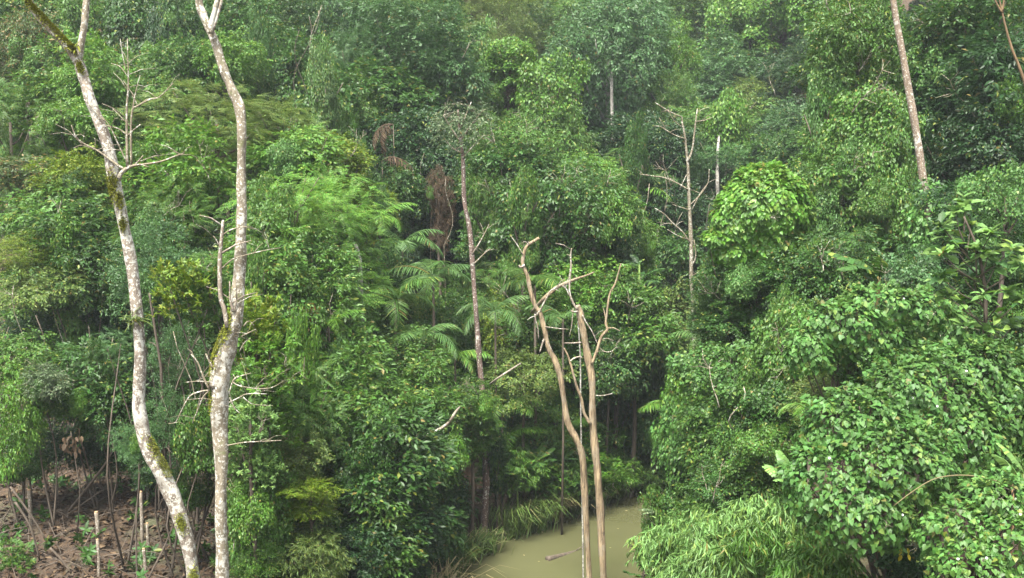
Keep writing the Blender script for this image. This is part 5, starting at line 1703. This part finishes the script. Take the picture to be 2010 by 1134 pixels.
big_leaf_plant(1288, 1000, 23.6, 0.42, 3, 'pale broad leaf plant hanging over the right edge of the water', 'grey', 'ginger_plant', 'plant', GING, az0=PI - 0.3, spread=1.2, el=-0.1)


# ================================================================== REEDS AND GRASS AT THE WATER
def grass_tuft(px, py, D, H, n, label, tint, spread=0.45, lean=(0.25, 0), group='reed grass tufts at the waterline'):
    g = np.random.default_rng(hash_str(label))
    c = at(px, py, D)
    gz = float(ground(c[0], c[1]))
    gz = max(gz, -0.05)
    root = thing('grass_tuft', label, 'grass', (c[0], c[1], gz), group)
    a = Acc()
    for i in range(n):
        b = np.array([g.normal(0, spread * 0.5), g.normal(0, spread * 0.4), 0])
        az = g.uniform(0, 2 * PI)
        h = H * g.uniform(0.55, 1.1)
        out = np.array([math.cos(az), math.sin(az), 0]) * h * g.uniform(0.3, 0.9) + np.array([lean[0], lean[1], 0]) * h
        w = np.array([-math.sin(az), math.cos(az), 0]) * 0.014 * g.uniform(0.7, 1.4)
        p1 = b + out * 0.35 + (0, 0, h * 0.62)
        p2 = b + out * 0.75 + (0, 0, h * 0.86)
        p3 = b + out * 1.15 + (0, 0, h * g.uniform(0.55, 0.85))
        a.add([b - w, b + w, p1 - w, p1 + w, p2 - w * 0.8, p2 + w * 0.8, p3], [(0, 1, 3), (0, 3, 2), (2, 3, 5), (2, 5, 4), (4, 5, 6)])
    o = a.build('blades', LM[tint], root)
    o['kind'] = 'stuff'
    return root


for px, py, D, H, n, lb, tint in [
    (905, 1095, 26.9, 1.0, 170, 'reed tuft at the lower left bank beside the dark ginger', 'grass'),
    (880, 1135, 26.0, 0.9, 150, 'reed tuft at the bottom edge of the left bank', 'grass'),
    (950, 1075, 27.6, 0.8, 140, 'reed tuft at the foot of the reddish trunk', 'grass'),
    (1000, 1045, 28.9, 1.3, 220, 'wide arching reed tuft over the water right of the reddish trunk', 'grass'),
    (1045, 1030, 29.4, 1.4, 220, 'tallest arching reed tuft with straw tips left of the thin pole', 'grass'),
    (1075, 1000, 30.3, 1.2, 150, 'straw-coloured reed tuft behind the thin pole', 'straw'),
    (1120, 1000, 30.9, 1.0, 150, 'reed tuft left of the bent dead trunk', 'grass'),
    (1165, 985, 31.7, 0.9, 140, 'reed tuft between the two dead trunks', 'grass'),
    (1215, 975, 32.6, 0.8, 140, 'reed tuft right of the snapped trunk', 'grass'),
    (560, 1125, 19.0, 0.9, 240, 'pale dry grass bush at the bottom edge right of the pale trunks', 'straw'),
    (500, 1130, 18.6, 0.7, 190, 'green grass bush at the foot of the second pale trunk', 'grass'),
    (860, 1090, 24.0, 1.3, 90, 'dry straw stalks in front of the shaded glossy shrub', 'straw'),
    (740, 1130, 22.5, 0.9, 150, 'green grass tuft at the bottom edge in the centre left', 'grass'),
    (1255, 960, 33.8, 0.6, 120, 'small reed tuft at the far bend of the water', 'grass'),
]:
    grass_tuft(px, py, D, H, n, lb, tint)
P_('shrub', S, 600, 1090, 65, 42, 19, 'bamboo', 'olive', 'pale narrow-leaved bush at the bottom edge right of the second trunk')
P_('shrub', S, 505, 1095, 50, 42, 18.8, 'fine', 'mid', 'small-leaved green bush at the foot of the second trunk')

# ================================================================== BAMBOO AT THE RIGHT BANK
def bamboo_clump(px, py, D, W, H, n_culm, n_spray, label, tint):
    g = np.random.default_rng(hash_str(label))
    c = at(px, py, D)
    gz = float(ground(c[0], c[1]))
    root = thing('bamboo_clump', label, 'bamboo', (c[0], c[1], gz), 'bamboo clumps on the right bank')
    top = c[2] - gz + H
    tips = []
    for i in range(n_culm):
        b = np.array([g.uniform(-0.4, 0.4) * W, g.uniform(-0.3, 0.3) * W, -0.1])
        e = np.array([g.uniform(-1, 1) * W, g.uniform(-0.6, 0.4) * W, top * g.uniform(0.7, 1.0)])
        pts = smooth_path(np.array([b, b * 0.5 + e * 0.5 + (0, 0, 0.25 * top), e, e + np.array([g.uniform(-0.5, 0.3), -0.2, -0.25])]), 4)
        a = Acc()
        tube(a, pts, np.linspace(0.022, 0.006, len(pts)), 6)
        a.build('culm', LM['olive'], root, True)
        tips.append(pts[len(pts) // 3:])
    tips = np.concatenate(tips)
    idx = g.integers(0, len(tips), n_spray)
    P = tips[idx] + g.normal(0, 0.2, (n_spray, 3)) * np.array([W, W * 0.8, H * 0.8])
    P[:, 2] = np.minimum(P[:, 2], top + 0.1)
    a = Acc()
    pick = g.integers(0, 4, n_spray)
    az = g.uniform(0, 2 * PI, n_spray)
    R = basis(dirs(az, g.uniform(-0.6, 0.2, n_spray)) + np.array([-0.15, -0.5, 0]))
    for q in range(4):
        s = pick == q
        v, f = scatter(sprays('bamboo')[q], P[s], R[s], g.uniform(0.55, 0.95, s.sum()))
        a.add(v, f)
    o = a.build('foliage', LM[tint], root)
    o['kind'] = 'stuff'


bamboo_clump(1370, 1050, 17.0, 0.75, 0.55, 7, 900, 'pale bamboo clump nearest the water on the right bank', 'fresh')
bamboo_clump(1470, 1040, 15.5, 0.75, 0.55, 8, 1000, 'pale bamboo clump in the middle of the bamboo stand', 'fresh')
bamboo_clump(1420, 1110, 14.8, 0.8, 0.5, 8, 1000, 'pale bamboo clump at the bottom edge on the right bank', 'fresh')
bamboo_clump(1560, 1090, 14.2, 0.7, 0.5, 7, 560, 'bamboo clump at the foot of the big vine mound', 'mid')
arch = thing('bamboo_cane', 'thin bare bamboo cane arching over the lower right vine mound', 'bamboo', (*at(2010, 968, 12.2)[:2], float(ground(*at(2010, 968, 12.2)[:2]))))
a = Acc()
Pq, Rq = px_path([(2040, 1010, 1.7), (2005, 965, 1.6), (1960, 945, 1.5), (1900, 933, 1.4), (1840, 938, 1.3), (1795, 962, 1.2), (1755, 992, 0.8)], 12.3, 5)
g0 = np.array(arch.location)
tube(a, np.vstack([[Pq[0][0], Pq[0][1], g0[2] - 0.1], Pq]), np.concatenate([[0.014], Rq]), 6)
a.build('cane', LM['straw'], arch, True, origin=g0)
st = thing('bamboo_cane', 'short orange bamboo stalk upright at the right edge', 'bamboo', (*at(1986, 965, 12.8)[:2], float(ground(*at(1986, 965, 12.8)[:2]))))
a = Acc()
Pq, Rq = px_path([(1990, 1000, 2.6), (1987, 958, 2.5), (1983, 920, 2.2)], 12.8, 3)
g0 = np.array(st.location)
tube(a, np.vstack([[Pq[0][0], Pq[0][1], g0[2] - 0.1], Pq]), np.concatenate([[0.018], Rq]), 6)
a.build('cane', BM['cut'], st, True, origin=g0)

# ================================================================== VINE MOUNDS: each nearest leaf an object of its own
HEART = []
for i in range(4):
    v, t = leaf_heart(1.0, (0.88, 0.8, 0.95, 0.84)[i], 0.10 + 0.03 * i, 0.12 + 0.05 * i)
    HEART.append(make_mesh('leaf', v, t))
OVAL = []
for i in range(3):
    v, t = leaf6(1.0, (0.50, 0.44, 0.54)[i], 0.16, 0.12 + 0.1 * i)
    OVAL.append(make_mesh('leaf', v, t))


def leaf_objects(root, P, R, S, meshes, mats, g):
    loc = np.array(root.location)
    for i in range(len(P)):
        o = link('leaf', meshes[i % len(meshes)], LM[mats[g.integers(0, len(mats))]], root)
        M = np.eye(4)
        M[:3, :3] = R[i] * S[i]
        M[:3, 3] = P[i] - loc
        o.matrix_local = Matrix(M.tolist())


def vine_mound(name, label, blobs, D, tint, leaf, per_m2, n_parts=300, flowers=0, seed=0, cat='vine mound', rough_=1.0, mats=None):
    """blobs: (px, py, rx_px, ry_px, depth offset). Heart leaves shingled over the lumpy surface."""
    g = np.random.default_rng(seed)
    C, R3 = [], []
    for px, py, rx, ry, dd in blobs:
        d = D + dd
        k = d / F_PX
        C.append(at(px, py, d))
        R3.append((rx * k, rx * k * 0.8, ry * k))
    C, R3 = np.array(C), np.array(R3)
    c0 = C.mean(0)
    gz = float(ground(c0[0], c0[1]))
    root = thing(name, label, cat, (c0[0], c0[1], gz))
    P, N = [], []
    for c, r in zip(C, R3):
        n = int(per_m2 * 4 * PI * (r[0] * r[2]) * 0.8)
        d = g.normal(0, 1, (n, 3))
        d /= np.linalg.norm(d, axis=1)[:, None]
        d = d[(d[:, 2] > -0.75) & (d[:, 1] < 0.55)]
        # clustered: lumps on the surface
        ph = g.uniform(0, 6, 3)
        lump = 1 + rough_ * 0.16 * np.sin(d[:, 0] * 7 + ph[0]) * np.sin(d[:, 2] * 8 + ph[1]) + rough_ * 0.09 * np.sin(d[:, 0] * 15 + d[:, 2] * 11 + ph[2])
        q = c + d * r * (lump * (1.02 - 0.16 * g.random(len(d)) ** 1.6))[:, None]
        nn = d / r
        nn /= np.linalg.norm(nn, axis=1)[:, None]
        P.append(q)
        N.append(nn)
    P, N = np.concatenate(P), np.concatenate(N)
    keep = np.ones(len(P), bool)                       # nothing deep inside another lump
    for c, r in zip(C, R3):
        keep &= np.linalg.norm((P - c) / (r * 0.80), axis=1) > 1
    keep &= P[:, 2] > ground(P[:, 0], P[:, 1]) + 0.02
    P, N = P[keep], N[keep]
    n = len(P)
    # the blade hangs: its tip points down and outward, its face looks out and up
    down = np.array([0, 0, -1.0]) - N * (N @ np.array([0, 0, -1.0]))[:, None]
    x = down + N * g.uniform(0.1, 0.6, n)[:, None] + g.normal(0, 0.45, (n, 3))
    x /= np.linalg.norm(x, axis=1)[:, None]
    fz = N + np.array([0, 0, 0.5]) + g.normal(0, 0.22, (n, 3))
    y = np.cross(fz, x)
    y /= np.linalg.norm(y, axis=1)[:, None] + 1e-9
    z = np.cross(x, y)
    R = np.stack([x, y, z], 2)
    S = leaf * (0.45 + 0.8 * g.random(n) ** 0.8)
    cam_p = np.array([0, 0, CAM_Z])
    facing = np.einsum('ni,ni->n', N, (cam_p - P) / np.linalg.norm(cam_p - P, axis=1)[:, None])
    pxs, pys = to_px(P[:, 0], P[:, 1], P[:, 2])
    vis = (pxs > 5) & (pxs < 2005) & (pys > 5) & (pys < 1130)
    rank = np.argsort(-(S / np.linalg.norm(P - cam_p, axis=1)) * np.clip(facing, 0, 1) * vis)
    top = rank[:n_parts]
    rest = np.ones(n, bool)
    rest[top] = False
    leaf_objects(root, P[top], R[top], S[top], HEART, mats or [tint], g)
    a = Acc()
    ri = np.where(rest)[0]
    tv, tt_ = leaf_heart4(1.0, 0.86, 0.12, 0.16)
    v, f = scatter((tv, tt_), P[ri], R[ri], S[ri])
    a.add(v, f)
    o = a.build('foliage', LM[tint], root, origin=np.array(root.location))
    o['kind'] = 'stuff'
    # thin young shoots and dead twigs standing out of the leaves
    si = g.choice(n, min(n, 110), replace=False)
    sh = Acc()
    v, f = scatter(sprays('round')[seed % 4], P[si] + N[si] * 0.02, basis(N[si] + np.array([0, 0, 0.7]) + g.normal(0, 0.35, (len(si), 3))), leaf * g.uniform(2.0, 4.2, len(si)))
    sh.add(v, f)
    o = sh.build('shoots', LM['olive'], root, origin=np.array(root.location))
    o['kind'] = 'stuff'
    for i in g.choice(n, 7, replace=False):
        o = link('dead_twig', TWIGS[g.integers(0, 4)], BM['twig'], root)
        M = np.eye(4)
        M[:3, :3] = basis((N[i] + g.normal(0, 0.5, 3))[None])[0][:, [1, 2, 0]] * leaf * g.uniform(2.5, 5)
        M[:3, 3] = P[i] - N[i] * 0.05 - np.array(root.location)
        o.matrix_local = Matrix(M.tolist())
    # inner stems that carry the leaves
    b = Acc()
    base = np.array([c0[0], c0[1], gz - 0.2])
    for c, r in zip(C, R3):
        for k in range(5):
            e = c + np.array([g.uniform(-0.8, 0.8) * r[0], g.uniform(-0.7, 0.3) * r[1], g.uniform(0, 0.75) * r[2]])
            st_ = base + np.array([g.uniform(-0.5, 0.5) * r[0], 0.1, 0])
            m = (st_ + e) / 2 + np.array([g.uniform(-0.2, 0.2), 0.2, 0.2])
            pts = smooth_path(np.array([st_, m, e]), 4)
            tube(b, pts, np.linspace(0.03, 0.008, len(pts)), 5)
    b.build('stem', BM['brown'], root, True, origin=np.array(root.location))
    if flowers:
        fa = [i for i in rank[:900]]
        g.shuffle(fa)
        for i in fa[:flowers]:
            f_ = Acc()
            m = 7
            ang = np.linspace(0, 2 * PI, m, endpoint=False)
            ring = np.stack([np.full(m, 0.018), np.cos(ang) * 0.016, np.sin(ang) * 0.016], 1)
            V = np.vstack([[(0, 0, 0)], ring, ring * 0.5 + np.array([0, 0, 0])])
            f_.add(V, [(0, 1 + k, 1 + (k + 1) % m) for k in range(m)])
            me = f_.mesh('flower')
            o = link('flower', me, LM['white'], root)
            M = np.eye(4)
            M[:3, :3] = basis((N[i] + np.array([0, -0.4, 0.1]))[None])[0]
            M[:3, 3] = P[i] + N[i] * 0.04 - np.array(root.location)
            o.matrix_local = Matrix(M.tolist())
    return root


vine_mound('vine_mound', 'large foreground mound of heart-leaved vine with white flowers at lower right',
           [(1800, 790, 130, 90, 0.5), (1690, 850, 120, 90, 0), (1900, 760, 120, 95, 1.0), (1640, 960, 105, 90, -0.5), (1760, 920, 120, 95, -0.6), (1870, 870, 105, 95, 0), (1700, 1010, 95, 80, -0.9), (1960, 820, 80, 80, 0.6)],
           13.8, 'vine', 0.080, 860, 300, 14, 1)
vine_mound('vine_mound', 'vine mound with heart leaves filling the bottom right corner',
           [(1960, 1010, 95, 85, 0), (1890, 1060, 85, 80, -0.2), (1990, 1090, 100, 85, -0.5), (1920, 1120, 90, 60, -0.6)],
           11.8, 'vine', 0.072, 900, 300, 5, 2, mats=['vine', 'mid'])
vine_mound('vine_mound', 'arching mound of heart-leaved vine below the banana leaves',
           [(1720, 600, 75, 42, 0), (1650, 640, 75, 50, -0.2), (1790, 615, 75, 45, 0.2), (1840, 650, 55, 45, 0.3), (1590, 690, 50, 55, -0.3), (1700, 670, 90, 55, 0.1)],
           17.2, 'vine', 0.092, 640, 300, 3, 3)
vine_mound('vine_dome', 'round dome of bright heart-leaved vine over a tree in the middle right',
           [(1500, 405, 88, 76, 0), (1450, 430, 52, 58, -0.1), (1548, 420, 50, 62, 0.1), (1495, 350, 52, 26, 0), (1412, 468, 34, 18, -0.2), (1510, 475, 76, 50, 0.2), (1440, 490, 45, 32, 0), (1480, 530, 60, 45, 0.4), (1545, 520, 50, 55, 0.5)],
           25.2, 'bright', 0.118, 1000, 300, 0, 4, cat='vine-covered tree', mats=['fresh', 'bright', 'fresh'], rough_=0.5)
P_('shrub', S, 1490, 555, 72, 36, 24.9, 'round', 'dark', 'dark shrub hiding the stems under the vine dome')
P_('shrub', S, 1415, 545, 40, 40, 25.4, 'round', 'dark', 'small dark shrub at the left foot of the vine dome')
P_('shrub', S, 1578, 510, 36, 44, 26, 'heart', 'dark', 'vine shrub leaning on the right foot of the vine dome')
# cluster of big golden leaves
gd = thing('yellow_leaf_sprig', 'sprig of four big yellow leaves hanging in the lower right shade', 'leaf sprig', at(1776, 1075, 12.9))
g = np.random.default_rng(3)
cpt = at(1776, 1082, 12.7)
Pg = cpt + np.array([(-0.05, 0, 0.04), (0.03, 0, 0.05), (-0.04, 0, -0.05), (0.04, 0, -0.04)])
xg = np.array([(-0.3, -0.2, -1), (0.3, -0.2, -1), (-0.4, -0.1, -0.9), (0.4, -0.1, -0.9)], float)
leaf_objects(gd, Pg, basis(xg, np.array([0.1, -0.1, 0.2, -0.2]), (0, -1, 0.3)), np.full(4, 0.10), OVAL, ['gold'], g)
gd_a = Acc()
tube(gd_a, np.array([cpt + (0, 0, 0.4), cpt + (0.01, 0, 0.1), cpt + (0, 0, -0.06)]), np.array([0.006, 0.005, 0.003]), 4)
gd_a.build('stem', BM['brown'], gd, True, origin=np.array(gd.location))

# big-leaved sapling at the right
sp_D = 15.5
SPR = [(1928, 730, 5), (1932, 660, 4.6), (1935, 600, 4), (1930, 540, 3.4), (1915, 480, 2.8), (1892, 425, 1.8)]
tS = root_at('broadleaf_sapling', 'sapling with large pale green paddle leaves in whorls at the right', 'tree', SPR, sp_D)
limb(tS, 'trunk', SPR, sp_D, BM['brown'], 8, 0.08, 4, base=True)
g = np.random.default_rng(77)
Pl, Xl, Sl = [], [], []
TIPS = [(1875, 420), (1895, 400), (1850, 445), (1905, 440), (1870, 480), (1840, 500), (1945, 460), (1915, 490), (1940, 500), (1880, 530), (1845, 545), (1910, 550), (1955, 520), (1985, 490), (2000, 520), (1930, 580), (1975, 575), (1890, 590), (1860, 580), (2000, 590), (1955, 620), (1895, 640), (1940, 650), (1850, 500), (1988, 640), (1865, 455)]
for i, (px, py) in enumerate(TIPS):
    tip = at(px, py, sp_D + g.uniform(-0.35, 0.25))
    sx = np.interp(py, [425, 480, 540, 600, 660], [1892, 1915, 1930, 1935, 1932])
    src = at(sx, min(py + 55, 700), sp_D)
    limb_a = Acc()
    tube(limb_a, np.array([src, (src + tip) / 2 + (0, 0, -0.04), tip]), np.array([0.014, 0.010, 0.006]), 5)
    limb_a.build('branch', BM['brown'], tS, True, origin=np.array(tS.location))
    n = 17
    az = np.linspace(0, 4 * PI, n, endpoint=False) + g.uniform(0, 1)
    Pl.append(tip + g.normal(0, 0.035, (n, 3)))
    Xl.append(dirs(az, g.uniform(-0.3, 0.95, n)))
    Sl.append(0.235 * g.uniform(0.6, 1.15, n))
Pl, Xl, Sl = np.concatenate(Pl), np.concatenate(Xl), np.concatenate(Sl)
Rl = basis(Xl, g.normal(0, 0.5, len(Xl)))
first = g.permutation(len(Pl))
leaf_objects(tS, Pl[first[:300]], Rl[first[:300]], Sl[first[:300]], OVAL, ['fresh', 'fresh', 'bright', 'blue'], g)
a = Acc()
v, f = scatter(leaf6(1.0, 0.5, 0.16, 0.2), Pl[first[300:]], Rl[first[300:]], Sl[first[300:]])
a.add(v, f)
fo = a.build('foliage', LM['fresh'], tS, origin=np.array(tS.location))
fo['kind'] = 'stuff'

# dry brown leaf bunch hanging in the left hollow
dl = root_at('dry_leaf_bunch', 'bunch of dry brown leaves hanging in the shaded left hollow', 'leaf bunch', [(140, 870, 1)], 22.5)
g = np.random.default_rng(12)
cpt = at(140, 868, 22.5)
a = Acc()
tube(a, np.array([(dl.location.x, dl.location.y, dl.location.z - 0.1), cpt * 0.5 + np.array(dl.location) * 0.5 + (0.1, 0.1, 0), cpt + (0, 0, 0.25)]), np.array([0.02, 0.015, 0.008]), 5)
a.build('stem', BM['brown'], dl, True, origin=np.array(dl.location))
n = 42
leaf_objects(dl, cpt + g.normal(0, 0.12, (n, 3)) * np.array([1, 0.6, 1.2]), basis(dirs(g.uniform(0, 6.28, n), g.uniform(-1.4, -0.5, n)), g.normal(0, 0.5, n)), 0.15 * g.uniform(0.7, 1.2, n), OVAL, ['dry'], g)

# ================================================================== LIANAS AND BARE STEMS
def lianas():
    g = np.random.default_rng(31)
    spots = [(600, 30, 160, 40), (615, 20, 130, 40), (628, 10, 150, 40), (590, 60, 200, 42), (40, 560, 760, 26), (120, 600, 830, 27), (75, 620, 850, 26), (160, 640, 880, 27), (205, 660, 860, 26), (20, 640, 860, 25), (345, 690, 900, 22.5), (365, 650, 880, 22), (330, 880, 990, 22.5),
             (1300, 340, 520, 40), (1265, 360, 560, 40), (1390, 400, 560, 42), (840, 300, 430, 38), (885, 350, 480, 36), (1700, 300, 420, 28), (1640, 330, 470, 28.3), (1440, 760, 850, 20.5), (1475, 770, 860, 20), (1840, 600, 700, 19), (1860, 590, 690, 19)]
    for i, (px, y0, y1, D) in enumerate(spots):
        p0, p1 = at(px + g.uniform(-6, 6), y0, D), at(px + g.uniform(-14, 14), y1, D)
        gz = float(ground(p1[0], p1[1]))
        n = 8
        t = np.linspace(0, 1, n)
        pts = p0 + (p1 - p0) * t[:, None] + np.stack([np.sin(t * 5 + i) * 0.22, np.cos(t * 4 + i) * 0.15, 0 * t], 1)
        if p1[2] > gz:
            pts = np.vstack([pts, [p1[0] + 0.1, p1[1], gz - 0.1]])
        root = thing('liana', 'thin bare liana stem hanging ' + landmark(px, (y0 + y1) / 2), 'liana', (pts[-1][0], pts[-1][1], gz), 'thin lianas hanging in the shade')
        a = Acc()
        tube(a, pts, np.full(len(pts), g.uniform(0.006, 0.014)), 5, 0.1, i)
        a.build('stem', BM['twig'] if i % 3 else BM['brown'], root, True, origin=np.array(root.location))


lianas()

for w in WARN:
    print('WARN', w)
print('tris', sum(len(m.polygons) for m in bpy.data.meshes), 'objects', len(bpy.data.objects))
